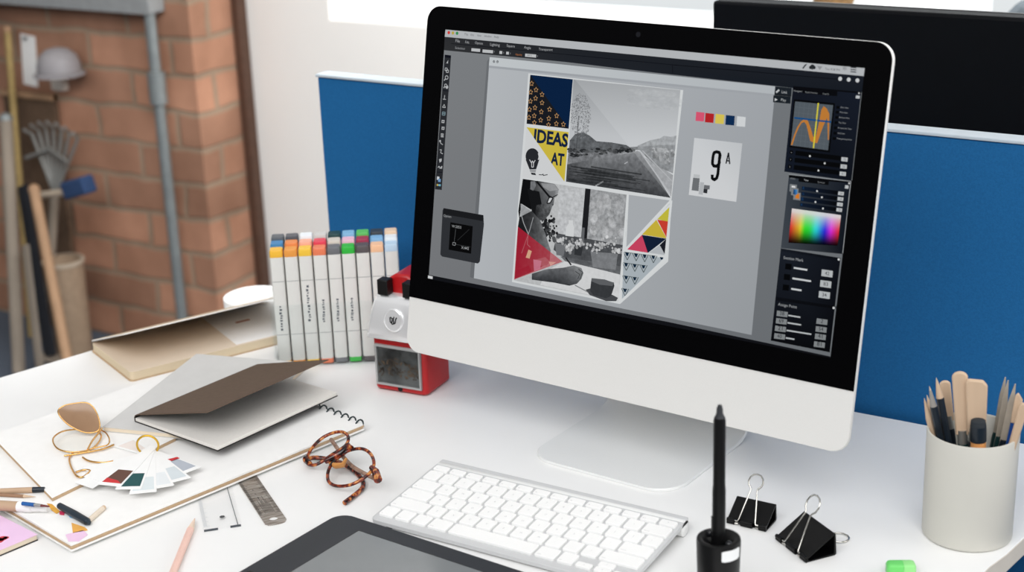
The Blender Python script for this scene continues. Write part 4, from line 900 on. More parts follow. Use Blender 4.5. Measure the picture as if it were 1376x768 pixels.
# ---------------------------------------------------------------- marker set in its clear case
c3 = P(421.7, 483, 5); c7 = P(497, 478.5, 5); du = (c7 - c3) / 4; PT = du.length; du = du.normalized(); dp = Vector((-du.y, du.x, 0))
RZ = math.atan2(du.y, du.x); O = c3 - du * 2 * PT
MW = 15.6
case = thing('marker_case', 'clear acrylic stand case holding three rows of markers', 'marker case', (O.x, O.y, 0), (0, 0, RZ))
M_acr = clear('clear_acrylic', (253, 254, 254), .09)
x0, x1, y0, y1 = -PT / 2 - 2, 8.5 * PT + 2, -11.2, 50
G().box(x0 - 2, y0 - 2, 0, x1 + 2, y1 + 2, 2).build('case_base', M_acr, case, bevel=.6)
G().box(x0, y0 - 2, 2.1, x1, y0, 82).build('front_wall', M_acr, case); G().box(x0, y1, 2.1, x1, y1 + 2, 92).build('back_wall', M_acr, case)
for x in (x0 - 2, x1): G().box(x, y0 - 2, 2.1, x + 2, y1 + 2, 92).build('side_wall', M_acr, case)
M_body = mat('ivory_marker_plastic', (232, 232, 228), .45, 0, .02); M_seam = mat('marker_seam', (176, 178, 178), .6); M_print = mat('marker_print', (92, 98, 106), .7)
def sq(w, ch=2.2): h = w / 2; return rrect(-h, -h, h, h, ch, 2)
def marker_body():
    g = G()
    def ring(w, z): return [(x, y, z) for x, y in sq(w)]
    g.loft([ring(MW - 1.4, 6), ring(MW, 7), ring(MW, 40)]); g.mi = 1; g.loft([ring(MW - .7, 40), ring(MW - .7, 41)]); g.mi = 0; g.loft([ring(MW, 41), ring(MW, 108)]); g.mi = 1; g.loft([ring(MW - .7, 108), ring(MW - .7, 109)]); g.mi = 0; g.loft([ring(MW, 109), ring(MW, 139)])
    return g
prints = [(46, 78), None, (56, 104), (54, 84), (54, 84), (54, 84), None, None, None]
CAPC = [[(246, 190, 62), (62, 132, 184), (92, 98, 104)], [(236, 158, 72), (232, 140, 78), (78, 82, 90)], [(246, 200, 66), (246, 176, 150), (222, 222, 220)], [(238, 130, 92), (226, 64, 86), (206, 204, 200)], [(112, 114, 118), (216, 208, 196), (28, 66, 68)],
        [(52, 186, 66), (238, 186, 206), (132, 182, 216)], [(92, 86, 88), (166, 50, 80), (96, 190, 96)], [(248, 198, 158), (132, 182, 222), (58, 64, 70)], [(196, 220, 240), (236, 242, 246), (238, 208, 178)]]
CN = [['yellow', 'blue', 'slate grey'], ['orange', 'light orange', 'charcoal'], ['golden yellow', 'pale pink', 'white'], ['coral', 'red', 'pale grey'], ['mid grey', 'beige', 'dark green'], ['bright green', 'pink', 'sky blue'], ['brownish grey', 'crimson', 'fresh green'], ['peach', 'light blue', 'black'], ['pale blue', 'white', 'cream']]
ORD = ['first', 'second', 'third', 'fourth', 'fifth', 'sixth', 'seventh', 'eighth', 'ninth']; ROWN = ['front', 'middle', 'back']
bodies = {}
for r in range(3):
    for i in range(9):
        loc = O + du * (i * PT) + dp * (r * 19.2)
        t = thing('marker', 'marker with %s cap, %s from the left in the %s row of the case' % (CN[i][r], ORD[i], ROWN[r]), 'marker', (loc.x, loc.y, 2.3 + r * 2.4), (0, 0, RZ), 'markers standing in the clear case')
        k = prints[i] if r == 0 else None
        if k not in bodies:
            g = marker_body()
            if k:
                g.mi = 2; rnd = random.Random(i)
                z = k[0]
                while z < k[1]:
                    hgt = rnd.uniform(2, 5); w = rnd.uniform(1.6, 3); xo = rnd.uniform(-1, .6); g.box(xo - w / 2, -MW / 2 - .12, z, xo + w / 2, -MW / 2 + .1, z + hgt * .6); z += hgt
            bodies[k] = g.build('barrel', [M_body, M_seam, M_print], t)
        else:
            o = bodies[k].copy(); COL.objects.link(o); o.parent = t
        cm = mat('cap_%s' % CN[i][r].replace(' ', '_'), CAPC[i][r], .4, 0, .03); g = G()
        g.loft([[(x, y, z) for x, y in sq(w)] for w, z in ((MW, 139.1), (MW, 146), (MW - 1.4, 148))]); g.build('cap', cm, t)
        g = G(); g.loft([[(x, y, z) for x, y in sq(w)] for w, z in ((MW - 2, 0), (MW - .6, 1), (MW - .6, 6))]); g.build('end_cap', cm, t)
# ---------------------------------------------------------------- papers and small things on the left
def ext(name, pts, z0, z1, mats, parent=None, side=None, bevel=0):
    g = G(); o = parent.location / S if parent else Vector((0, 0, 0))
    g.prism([(p[0] - o.x, p[1] - o.y) for p in pts], z0, z1, side_mi=side); return g.build(name, mats, parent, bevel)
def V2(a): return Vector((a[0], a[1]))
# sketchbook
N = Vector((-217.2, -178.6, 0)); el = Vector((81, 358.6, 0)).normalized(); ew = Vector((-el.y, el.x, 0))
def sk(a, b): return (N + el * a + ew * b)
skb = thing('sketchbook', 'large white spiral-bound sketchbook lying under the brown notebook', 'sketchbook', (N.x, N.y, 2.9))
def slab(parent, name, f, a0, a1, b0, b1, z0, z1, m, side=None, bevel=0):
    return ext(name, [f(a0, b0), f(a1, b0), f(a1, b1), f(a0, b1)], z0, z1, m, parent, side, bevel)
slab(skb, 'back_board', sk, 0, 367, 0, 258, 0, 1.8, [M_paper], None, .3)
slab(skb, 'pages', sk, 1, 366, 1.2, 257, 1.9, 3.6, [M_kraft], None)
slab(skb, 'kraft_board', sk, 0, 367, .3, 258, 3.7, 5.4, [M_kraft], None)
slab(skb, 'top_pages', sk, 0.6, 366, .6, 257.5, 5.5, 8, [M_paper], None, .3)
M_coil = mat('dark_green_coil', (22, 44, 48), .35, .3, .1)
for k in range(20):
    b = 6 + k * 12.6; c0 = sk(365, b); g = G(); pts = []
    for i in range(15):
        a = PI * 1.05 - 2 * PI * .92 * i / 14
        p = c0 + el * (6.2 * math.cos(a) + 1) + ew * (3.2 * i / 14) - N; pts.append((p.x, p.y, 4.2 + 6.2 * math.sin(a)))
    g.tube(pts, .95, 6); g.build('coil_ring', M_coil, skb)
# clear ruler and steel ruler run under the sketchbook
def ruler(name, label, A, B, Wd, m, th, z=0):
    pass
a = P(273, 712, 2); b = P(325, 704, 2); d = P(270, 672, 2); dv_ = (P(311, 650, 2) - b).normalized(); 
crx = math.atan2(dv_.y, dv_.x); Wc = (a - b).length
cr = thing('clear_ruler', 'clear plastic ruler sticking out under the sketchbook beside the steel ruler', 'ruler', (b.x, b.y, 0), (0, 0, crx))
sgn = 1 if (Matrix.Rotation(-crx, 3, 'Z') @ (a - b)).y > 0 else -1
g = G(); g.prism([(0, 0), (200, 0), (200, sgn * Wc), (0, sgn * Wc)], .2, 2.5); g.build('ruler_body', clear('ruler_acrylic', (254, 254, 254), .05), cr, bevel=.4)
g = G()
for k in range(60): g.box(6 + k, sgn * (Wc - 1) - (0 if sgn < 0 else (6 if k % 10 == 0 else 3.4)), 2.52, 6.25 + k, sgn * (Wc - 1) + (0 if sgn > 0 else (6 if k % 10 == 0 else 3.4)), 2.6)
g.build('graduation_marks', mat('pale_print', (190, 194, 198), .7), cr)
g = G(); g.lathe([(2.6, 2.5), (2.6, 2.62)], 18, (22, sgn * Wc * .45, 0)); g.build('hang_hole', mat('hole_shadow', (70, 72, 74), .6), cr)
g = G(); g.box(-.3, sgn * 1, .2, .5, sgn * Wc * .3, 2.2); g.box(-.3, sgn * Wc * .62, .2, .5, sgn * Wc * .98, 2.2); g.prism([(0, sgn * 3.5), (120, sgn * 5.4), (120, sgn * 6.0), (0, sgn * 4.2)], 2.5, 2.56); g.build('cut_edge', mat('smoked_edge', (70, 76, 82), .3), cr)
a = P(386, 698, 1); b = P(357, 706, 1); d1 = (P(318, 648, 1) - b); d2 = P(345, 636, 1) - a; dv_ = (d1.normalized() + d2.normalized()).normalized()
srx = math.atan2(dv_.y, dv_.x); Wc = (a - b).length * .96; mid = (a + b) / 2
sr = thing('steel_ruler', 'worn steel ruler with a hole at its end under the sketchbook', 'ruler', (mid.x, mid.y, 0), (0, 0, srx))
g = G(); hw = Wc / 2
ol = [(200, -hw), (200, hw), (3, hw), (1, hw - 1.5)] + [(-2.4 * math.sin(PI * i / 8), (hw - 1.5) * math.cos(PI * i / 8)) for i in range(1, 8)] + [(1, -hw + 1.5), (3, -hw)]
hole = [(10.5 + 4.0 * math.cos(2 * PI * i / 18), 4.6 * math.sin(2 * PI * i / 18)) for i in range(18)]
# plate with a real hole: two halves around it
left = [p for p in ol if p[1] >= -1e-6 and p[0] < 100]; 
bmx = bmesh.new()
def loop(bm, pts, z): vs = [bm.verts.new((x * S, y * S, z * S)) for x, y in pts]; return [bm.edges.new((vs[i], vs[(i + 1) % len(vs)])) for i in range(len(vs))]
e = loop(bmx, ol, .15) + loop(bmx, hole, .15); bmesh.ops.triangle_fill(bmx, use_beauty=True, edges=e)
for f_ in list(bmx.faces):
    cc = f_.calc_center_median() / S
    if (cc.x - 10.5) ** 2 / 16 + cc.y ** 2 / 21.2 < .85: bmx.faces.remove(f_)
me_ = bpy.data.meshes.new('ruler_plate'); bmx.to_mesh(me_); bmx.free()
m = mat('worn_steel', (186, 180, 172), .4, .5, .1, 25, c2=(128, 116, 106), stretch=(14, 2, 1)); me_.materials.append(m)
so = bpy.data.objects.new('ruler_plate', me_); COL.objects.link(so); so.parent = sr
md = so.modifiers.new('thickness', 'SOLIDIFY'); md.thickness = 1.1 * S; md.offset = 0; so.location.z = .6 * S
g = G()
for k in range(90): 
    g.box(22 + k, hw - (6 if k % 10 == 0 else (4.5 if k % 5 == 0 else 3)), 1.33, 22.3 + k, hw - .4, 1.4)
    if k % 2 == 0: g.box(22 + k, -hw + .4, 1.33, 22.4 + k, -hw + (6 if k % 10 == 0 else 3.5), 1.4)
for k in range(8): g.box(24, -5 + 1.3 * k, 1.33, 24 + 22 + (k % 3) * 9, -4.6 + 1.3 * k, 1.4)
for k in range(6):
    vs, fs = textmesh(str(k + 1)); g.add([(30 + 10 * k + v[1] * 4, hw - 8 - v[0] * 4, 1.42) for v in vs], fs)
g.build('etched_scale', mat('etched_black', (40, 38, 38), .6), sr)
# pencil at the bottom
a = P(262, 696, 3.5); b = P(233, 768, 3.5); dv_ = (b - a).normalized()
pc_ = thing('pencil', 'pale pink pencil lying on the desk at the bottom edge', 'pencil', (a.x, a.y, 3.6), (0, 0, math.atan2(dv_.y, dv_.x)))
X90 = Matrix.Rotation(PI / 2, 4, 'Y')
M_pink = mat('pale_pink_lacquer', (240, 200, 186), .45, 0, .04); g = G(); g.T = X90; g.lathe([(3.6, 24), (3.6, 172)], 6, sm=False); g.build('barrel', [M_pink], pc_)
g = G(); g.T = X90; g.lathe([(.9, 3), (3.5, 24)], 14); g.build('sharpened_wood', mat('raw_wood', (240, 216, 196), .7), pc_)
g = G(); g.T = X90; g.lathe([(.15, 0), (.9, 3)], 10); g.build('lead', mat('pink_lead', (220, 160, 150), .5), pc_)
# white card board with kraft edge at left
zb0, zb1 = 11.1, 14.6
qs = [P(70, 669, zb1), P(-12, 584, zb1), P(222, 502, zb1), P(236, 588, zb1)]
wb = thing('mount_board', 'white board with brown edge lying on the left part of the sketchbook', 'board', (qs[0].x, qs[0].y, 0))
ext('board', [V2(p) for p in qs], zb0, zb1 - .25, [M_kraft], wb); ext('white_face', [V2(p) for p in qs], zb1 - .2, zb1, [M_paper, M_kraft], wb, 1)
# grey notebook under the brown one
zg0, zg1 = 14.8, 20.6
ga = P(138, 573, zg1); gb = P(264, 475, zg1); gl = (gb - ga); GL = gl.length; gl.normalize(); gw = Vector((gl.y, -gl.x, 0))
def gn(a, b): return ga + gl * a + gw * b
gnb = thing('notebook', 'light grey notebook lying partly under the open brown notebook', 'notebook', (ga.x, ga.y, zg0))
M_gcov = mat('light_grey_card', (206, 205, 203), .8, 0, .03, 80); M_cream = mat('cream_pages', (228, 214, 192), .85, 0, .06, 300, stretch=(1, 1, 30))
slab(gnb, 'pages', gn, .8, GL - 1, .8, 148, .7, 5, [M_cream]); slab(gnb, 'front_cover', gn, 0, GL, 0, 149, 5.1, 5.8, [M_gcov]); slab(gnb, 'back_cover', gn, 0, GL, 0, 149, 0, .6, [M_gcov])
# open dark brown notebook
zb = 20.9; zt_ = 25.4
s0 = P(181, 561, zt_); s1 = P(292, 600.5, zt_); s2 = P(438, 523, zt_); bw = (s1 - s0); BW = bw.length; bw.normalize(); bl = (s2 - s1); BL = bl.length; bl.normalize()
bl = Vector((-bw.y, bw.x, 0)) if bl.dot(Vector((-bw.y, bw.x, 0))) > 0 else Vector((bw.y, -bw.x, 0))
def bn_(a, b): return s0 + bw * a + bl * b
bnb = thing('notebook', 'dark brown notebook standing half open on the grey notebook', 'notebook', (s0.x, s0.y, zb))
M_brown = mat('dark_brown_cover', (104, 88, 76), .85, 0, .14, 120, spec=.15, stretch=(1, 6, 1)); M_pg = mat('off_white_pages', (232, 228, 222), .85, 0, .03, 300)
slab(bnb, 'back_cover', bn_, 0, BW + .6, -.5, BL + .5, 0, .8, [mat('black_card_and_shade', (30, 28, 28), .8)])
slab(bnb, 'pages', bn_, 1, BW, 0, BL, .9, zt_ - zb, [M_pg], None, .3)
# cover: solve the opening angle from its raised near corner
best = None
for k in range(5, 80):
    th = math.radians(k); p = s0 + bw * BW * math.cos(th) + Vector((0, 0, 1)) * BW * math.sin(th)
    d = CROT.inverted() @ (p - CAM); x = 688 + F * d.x / -d.z; y = 384 - F * d.y / -d.z; e_ = (x - 280) ** 2 + (y - 552) ** 2
    if best is None or e_ < best[0]: best = (e_, th, x, y)
th = best[1]; print('cover angle', math.degrees(th), best)
g = G(); n_ = 10; rings = []
for i in range(n_ + 1):
    t = i / n_; a_ = th * min(1, (t / .25)) if t < .25 else th
    # arc length walk: short curved hinge then straight
    rings.append(t)
pts = []; x = 0; z = 0
for i in range(41):
    t = i / 40; a_ = PI * .5 + (th - PI * .5) * min(1, t / .06) if t < .06 else th - .035
    pts.append((x, z)); x += BW / 40 * math.cos(a_); z += BW / 40 * math.sin(a_)
vs = []; 
for off in (0, .9):
    for b_ in (-.5, BL * .5, BL + .5):
        for x, z in pts: 
            q = bw * (x) + bl * b_; vs.append((q.x - off * math.sin(th) * bw.x, q.y - off * math.sin(th) * bw.y, z + off * math.cos(th) + .9))
n = len(pts); fs = []
for L_ in (0, 1):
    o_ = L_ * 3 * n
    for r in range(2):
        for i in range(n - 1): fs.append([o_ + r * n + i, o_ + r * n + i + 1, o_ + (r + 1) * n + i + 1, o_ + (r + 1) * n + i])
top = 3 * n
for i in range(n - 1): fs.append([i, i + 1, top + i + 1, top + i]); fs.append([2 * n + i, 2 * n + i + 1, top + 2 * n + i + 1, top + 2 * n + i])
for r in range(2):
    fs.append([r * n, (r + 1) * n, top + (r + 1) * n, top + r * n]); k = n - 1; fs.append([r * n + k, (r + 1) * n + k, top + (r + 1) * n + k, top + r * n + k])
g.sm = True; g.add(vs, fs); k_ = 2 * (n - 1)
for i in range(k_): g.m[i] = 1
g.build('front_cover', [M_brown, mat('black_card_and_shade', (30, 28, 28))], bnb)  # black inside: deep shade under the cover put into its colour
# kraft notebook at the back
zk = 11.5
k0 = P(122, 460, zk); k1 = P(175, 501, zk); k2 = P(367, 456, zk); kx = (k1 - k0); KW = kx.length; kx.normalize(); ky = Vector((-kx.y, kx.x, 0))
KL = 245
def kn(a, b): return k0 + kx * a + ky * b
knb = thing('notebook', 'tan kraft notebook with its cover lifted, beside the marker case', 'notebook', (k0.x, k0.y, 0))
M_kpg = mat('tan_pages', (222, 204, 174), .85, 0, .08, 200, stretch=(1, 1, 30)); M_ktop = mat('buff_page', (226, 210, 190), .85, 0, .05, 30)
def kpoly(a0, a1, b0, b1, r): return [kn(x, y) for x, y in rrect(a0, b0, a1, b1, r, 5)]
ext('back_cover', kpoly(-1, KW + 1, -1, KL, 6), .1, 1.4, [M_kraft], knb); ext('pages', kpoly(.5, KW, .5, KL - 1, 6), 1.5, zk, [M_kpg], knb)
ext('top_page', kpoly(.8, KW - .3, .8, KL - 1.2, 6), zk + .05, zk + .3, [M_ktop], knb)
lift = math.radians(20)
g = G(); ol_ = rrect(0, 0, KW, KL, 6, 5); MT = Matrix.Translation((0, 0, zk + .6)) @ Matrix(((kx.x, ky.x, 0, 0), (kx.y, ky.y, 0, 0), (0, 0, 1, 0), (0, 0, 0, 1))) @ Matrix.Rotation(-lift, 4, 'Y')
g.T = MT; g.mi = 0; g.prism(ol_, .6, 2.2, side_mi=1); g.build('front_cover', [mat('cover_board', (206, 184, 156), .85, 0, .08, 60), mat('pale_board_edge', (238, 234, 228), .8)], knb)
ls = thing('paper_sheet', 'loose white sheet tucked into the right end of the tan notebook', 'paper', (kn(60, 200).x, kn(60, 200).y, zk + .35))
ext('sheet', [kn(4, 150), kn(KW - 4, 142), kn(KW - 3, KL - 1), kn(4, KL - 1)], 0, .25, [M_paper], ls)
ext('printed_dash', [kn(52, 176), kn(57, 176), kn(57, 196), kn(52, 196)], .26, .3, [mat('rust_ink', (176, 100, 62), .7)], ls)
# white tape roll behind it
q = P(343, 401, 9); 
tr = thing('tape_roll', 'white roll of paper tape lying behind the tan notebook', 'tape roll', (q.x, q.y, 0))
G().lathe([(41, .2), (43, 1), (43, 13), (41, 14), (36, 14), (35, 13), (35, 1), (36, .2), (41, .2)], 48, cap=False).build('tape', M_paper, tr)
G().lathe([(34.8, .2), (34.8, 10), (20, 11), (.1, 11)], 48).build('core', mat('pale_core', (236, 236, 234), .7), tr)

# swatch fan -----------------------------------------------------------------
zs = zb1 + .3
pv = P(202, 609, zs + 1)
fan = thing('swatch_fan', 'fan of colour sample cards on a gold ring lying on the white board', 'colour swatches', (pv.x, pv.y, zs))
M_card = mat('white_card', (244, 244, 243), .7, 0, .015)
def tip(px, py, z): return P(px, py, z) - pv
cards = [((130, 645), None, None), ((146, 652), (98, 66, 54), 1), ((172, 657), (20, 80, 82), 0), ((192, 662), (222, 230, 232), 0), ((216, 655), (232, 236, 238), 0), ((240, 646), (214, 222, 226), 0), ((256, 633), (182, 188, 198), 2), ((122, 644), None, None), ((112, 652), None, None), ((118, 634), None, None), ((166, 594), (236, 226, 220), None)]
order = [10, 9, 8, 7, 0, 6, 5, 4, 3, 2, 1]
order = [10, 9, 7, 8, 0, 6, 5, 4, 3, 2, 1]
for j, idx in enumerate(order):
    (px, py), col, kind = cards[idx]; z = .4 + j * .55
    tp = tip(px, py, zs + z); L = 98 if idx not in (10,) else 80; a_ = math.atan2(tp.y, tp.x)
    L = min(max(tp.length, 36), 128)
    g = G(); g.T = Matrix.Rotation(a_, 4, 'Z'); g.prism([(-7, -5), (L - 1, -13.5), (L, -12.8), (L, 12.8), (L - 1, 13.5), (-7, 5)], z, z + .42)
    g.mi = 1
    if col:
        g.mi = 1
        if kind is not None: g.prism([(L - 36, -8.4), (L - 6, -10.8), (L - 6, 10.8), (L - 36, 8.4)], z + .43, z + .47)
        else: g.prism([(16, -5), (L - 4, -10), (L - 4, 10), (16, 5)], z + .43, z + .47)
    if kind == 1: g.mi = 2; g.prism([(L - 16, -10.5), (L - 6, -10.5), (L - 6, 10.5), (L - 12, 4)], z + .48, z + .5)
    if kind == 2: g.mi = 2; g.prism([(L - 43, 1), (L - 35, 1), (L - 35, 11), (L - 40, 11)], z + .43, z + .47)
    g.build('sample_card', [M_card, mat('swatch_ink_%d' % idx, col or (240, 240, 240), .6), mat('swatch_red', (206, 50, 54), .6)], fan)
g = G(); rc = Vector((P(197, 600, zs + 9) - pv)); 
pts = [(rc.x * .55 + 11.5 * math.cos(2 * PI * i / 28) * .86, rc.y * .55 + 11.5 * math.cos(2 * PI * i / 28) * .5, 10.9 + 11 * math.sin(2 * PI * i / 28)) for i in range(28)]
g.tube(pts, 1.15, 8, True); g.build('gold_ring', mat('yellow_brass', (232, 186, 72), .3, .9, .1), fan)

# gold rimmed sunglasses ---------------------------------------------------------
zq = zb1 + .2
sg0 = P(108, 592, zq)
sg = thing('sunglasses', 'gold rimmed sunglasses with brown lenses lying on the white board', 'sunglasses', (sg0.x, sg0.y, zq))
def loc_(v): w = Vector(v) - Vector((sg0.x, sg0.y, zq)); return (w.x, w.y, w.z)
th_, ph_ = math.radians(68), math.radians(-52); n1 = (math.sin(th_) * math.cos(ph_), math.sin(th_) * math.sin(ph_), math.cos(th_))
pz = P(112, 580, zq + 6)
B1 = [(78, 553), (86, 545), (102, 541.5), (117, 541), (126, 548), (132, 560), (134, 572), (131, 579), (118, 581), (104, 577), (88, 567)]
pl = [PN(x, y, pz, n1) for x, y in B1]; sp1 = spline(pl, True, 4)
def lens(parent, name, sp, n, m, th=1.4):
    n = Vector(n); cpt = sum(sp, Vector()) / len(sp); g = G(); k = len(sp)
    fr = [loc_(p + n * th / 2) for p in sp]; bkk = [loc_(p - n * th / 2) for p in sp]; vs = fr + bkk + [loc_(cpt + n * (th / 2 + 1.5)), loc_(cpt + n * (1.5 - th / 2))]
    g.sm = True; g.add(vs, [[i, (i + 1) % k, 2 * k] for i in range(k)] + [[k + (i + 1) % k, k + i, 2 * k + 1] for i in range(k)] + [[i, (i + 1) % k, k + (i + 1) % k, k + i] for i in range(k)]); return g.build(name, m, parent)
M_blens = mat('brown_tinted_lens', (178, 146, 116), .12, 0, .1, 12, c2=(142, 112, 88))
lens(sg, 'lens', sp1, n1, M_blens)
G().tube([loc_(p) for p in sp1], .9, 8, True).build('rim', M_gold, sg)
n2 = (math.sin(.1), 0, math.cos(.1)); B2 = [(71, 590), (77, 602), (95, 607), (118, 604.5), (130, 597), (136, 584), (122, 577), (96, 577), (80, 581)]
pl = [PN(x, y, P(105, 592, zq + 4), n2) for x, y in B2]; sp2 = spline(pl, True, 4)
lens(sg, 'lens', sp2, n2, clear('clear_lens', (254, 254, 253), .06)); G().tube([loc_(p) for p in sp2], .9, 8, True).build('rim', M_gold, sg)
def gw_(name, pts, z, r=1.0):
    p3 = [P(x, y, zq + (z if not isinstance(z, (list, tuple)) else z[i])) for i, (x, y) in enumerate(pts)]
    G().tube([loc_(p) for p in spline(p3, False, 4)], r, 8).build(name, M_gold, sg)
gw_('bridge', [(118, 603), (124, 592), (132, 582), (137, 575)], [3, 5, 7, 8])
gw_('nose_pad_arm', [(137, 578), (143, 582), (147, 590), (145, 597), (134, 600), (121, 603)], [8, 8, 7, 5, 4, 3], .8)
gw_('temple', [(98, 608), (93, 616), (96, 628), (103, 639), (112, 640), (121, 632), (112, 631), (102, 634)], 1.4)
gw_('temple', [(86, 612), (112, 608), (138, 603), (153, 597)], 2.2)
gw_('temple_tip', [(111, 614), (120, 619), (138, 621), (152, 619)], 1.4)

# tortoiseshell glasses -----------------------------------------------------------
def tort_mat():
    m = bpy.data.materials.new('tortoiseshell'); m.use_nodes = True; nt = m.node_tree; b = nt.nodes['Principled BSDF']; b.inputs['Roughness'].default_value = .15
    tc = nt.nodes.new('ShaderNodeTexCoord'); n = nt.nodes.new('ShaderNodeTexNoise'); n.inputs['Scale'].default_value = 150; n.inputs['Detail'].default_value = 2; nt.links.new(tc.outputs['Object'], n.inputs['Vector'])
    r = nt.nodes.new('ShaderNodeValToRGB'); r.color_ramp.elements[0].position = .40; r.color_ramp.elements[0].color = lin((20, 6, 6)); r.color_ramp.elements[1].position = .66; r.color_ramp.elements[1].color = lin((206, 140, 74))
    e = r.color_ramp.elements.new(.47); e.color = lin((70, 20, 12)); e = r.color_ramp.elements.new(.57); e.color = lin((140, 52, 26))
    nt.links.new(n.outputs['Fac'], r.inputs['Fac']); nt.links.new(r.outputs['Color'], b.inputs['Base Color']); return m
M_tort = tort_mat()
tn = Vector((math.sin(math.radians(26)) * math.cos(math.radians(245)), math.sin(math.radians(26)) * math.sin(math.radians(245)), math.cos(math.radians(26))))
def T_(p, off=0): return PN(400 + p[0] / 5.486, 560 + p[1] / 5.486, tp0, tn) + tn * off
tp0 = P(400 + 300 / 5.486, 560 + 320 / 5.486, 17)
gl0 = P(458, 620, 0)
tg = thing('eyeglasses', 'round tortoiseshell eyeglasses lying folded beside the sketchbook', 'eyeglasses', (gl0.x, gl0.y, 0))
def tl(v): return (v.x - gl0.x, v.y - gl0.y, v.z)
Lr = [(66, 325), (85, 262), (130, 200), (185, 152), (250, 120), (320, 108), (362, 128), (374, 165), (352, 210), (300, 248), (240, 285), (190, 322), (130, 352), (85, 350)]
Rr_ = [(222, 455), (226, 395), (262, 330), (330, 272), (400, 240), (478, 234), (535, 268), (562, 330), (548, 390), (500, 440), (440, 478), (370, 504), (290, 508), (240, 488)]
for k, R_ in enumerate((Lr, Rr_)):
    sp3 = [T_(p) for p in R_]; sp3 = spline(sp3, True, 4)
    rm = G().tube([tl(p) for p in sp3], 1.8, 8, True, 1.0).build('rim', M_tort, tg)
    cpt = sum(sp3, Vector()) / len(sp3); g = G(); k_ = len(sp3)
    g.sm = True; g.add([tl(p) for p in sp3] + [tl(cpt + tn * 2)], [[i, (i + 1) % k_, k_] for i in range(k_)]); g.build('lens', clear('spectacle_lens', (250, 251, 251), .08), rm)
g = G(); g.tube([tl(T_(p, 1)) for p in ((205, 330), (270, 300), (330, 262), (385, 215), (400, 232))], [3.2, 4.6, 4.6, 3.8, 2.6], 10); g.build('bridge', M_tort, tg)
g = G(); g.tube([tl(T_(p, -1.5)) for p in ((235, 335), (280, 352), (330, 345), (352, 300))], [2, 3.4, 3.2, 1.6], 8); g.build('nose_pad', mat('amber_acetate', (206, 142, 76), .2, 0, .15, 100), tg)
g = G(); g.tube([tl(T_(p)) for p in ((545, 372), (575, 405), (592, 462))], [3, 4.2, 4.4], 10); g.build('end_piece', M_tort, tg)
g = G(); g.tube([tl(T_(p)) for p in ((92, 345), (62, 318), (56, 305))], [2.6, 3.6, 3], 10); g.build('end_piece', M_tort, tg)
def zpts(lst): return [tl(P(400 + x / 5.486, 560 + y / 5.486, z)) for x, y, z in lst]
def tspl(l): return [tuple(v) for v in spline(l, False, 4)]
G().tube(tspl(zpts([(60, 312, 9), (140, 300, 6), (300, 330, 4), (420, 400, 3.2), (478, 470, 3), (478, 520, 3), (420, 575, 3), (345, 632, 3.2)])), 2.6, 8).build('temple', M_tort, tg)
G().tube(tspl(zpts([(588, 462, 8), (500, 420, 9), (400, 360, 9.2), (330, 285, 10), (285, 220, 13), (245, 165, 15)])), 2.2, 8).build('temple', mat('clear_brown_acetate', (176, 140, 120), .2, 0, .5, 150), tg)

# odds and ends at the lower left --------------------------------------------------
pk = [P(-30, 676, 7), P(50, 717, 7), P(-10, 742, 7), P(-110, 690, 7)]
pb = thing('notebook', 'small pink notebook with black back cover at the left edge', 'notebook', (pk[1].x, pk[1].y, 0))
M_pinkc = mat('pink_cover', (236, 200, 232), .7, 0, .02)
def shr(pts, k): c0 = sum(pts, Vector()) / len(pts); return [c0 + (p - c0) * k for p in pts]
ext('back_cover', pk, .1, .9, [mat('black_card_and_shade', (30, 28, 28))], pb); ext('pages', shr(pk, .985), 1, 6, [M_cream], pb); ext('front_cover', pk, 6.1, 6.7, [M_pinkc], pb)
g = G(); 
for x, y, r in ((3, 723, 5), (-3, 726, 6), (8, 722, 3)):
    p = P(x, y, 6.8) - Vector((pk[1].x, pk[1].y, 0)); g.lathe([(r, 6.75), (r, 6.8)], 12, (p.x, p.y, 0))
g.build('red_print', mat('red_ink', (206, 62, 74), .6), pb, label='red printed mark')
zp = 11.1
def lay(name, label, cat, a, b, r, parts, group=None, z=zp):
    A = P(*a, z + r); B = P(*b, z + r); d = B - A
    t = thing(name, label, cat, (A.x, A.y, z + r), (0, 0, math.atan2(d.y, d.x)), group); L = d.length
    for nm, f0, f1, r0, r1, m in parts:
        g = G(); g.T = X90; g.lathe([(r0, L * f0), (r1, L * f1)], 14); g.build(nm, m, t)
    return t
M_bluep = mat('blue_paint', (30, 92, 160), .4); M_mar = mat('maroon_paint', (112, 50, 50), .4)
t = lay('marker', 'fat tan marker with white end lying on the sketchbook corner at left', 'marker', (-40, 676), (64, 683), 5.2, [('barrel', 0, .62, 5.2, 5.2, mat('tan_barrel', (190, 160, 132), .6)), ('white_collar', .621, .80, 5.2, 4.9, M_paper), ('white_tip', .801, 1, 4.2, 3.2, M_paper)])
t = lay('paint_brush', 'thin brush with blue painted tip beside the fat tan marker', 'brush', (30, 676), (66, 680), 1.6, [('tip', 0, .45, 2, 2, M_bluep), ('ferrule', .451, .7, 1.7, 1.5, M_ferr), ('handle', .701, 1, 1.4, .8, M_mar)], z=zp + 11)
t.location.z += 0
t = lay('pencil', 'tan pencil lying on the sketchbook left of the white board corner', 'pencil', (-30, 661), (60, 657), 3, [('barrel', 0, .82, 3, 3, mat('tan_barrel', (190, 160, 132))), ('dark_end', .821, 1, 3, 2.6, M_navy)])
t = lay('pencil', 'thin brown pencil lying above the tan pencil at the left edge', 'pencil', (-6, 664), (48, 667), 1.8, [('barrel', 0, .7, 1.8, 1.8, mat('brown_pencil', (150, 116, 90), .6)), ('tip', .701, 1, 1.6, .2, M_wood)])
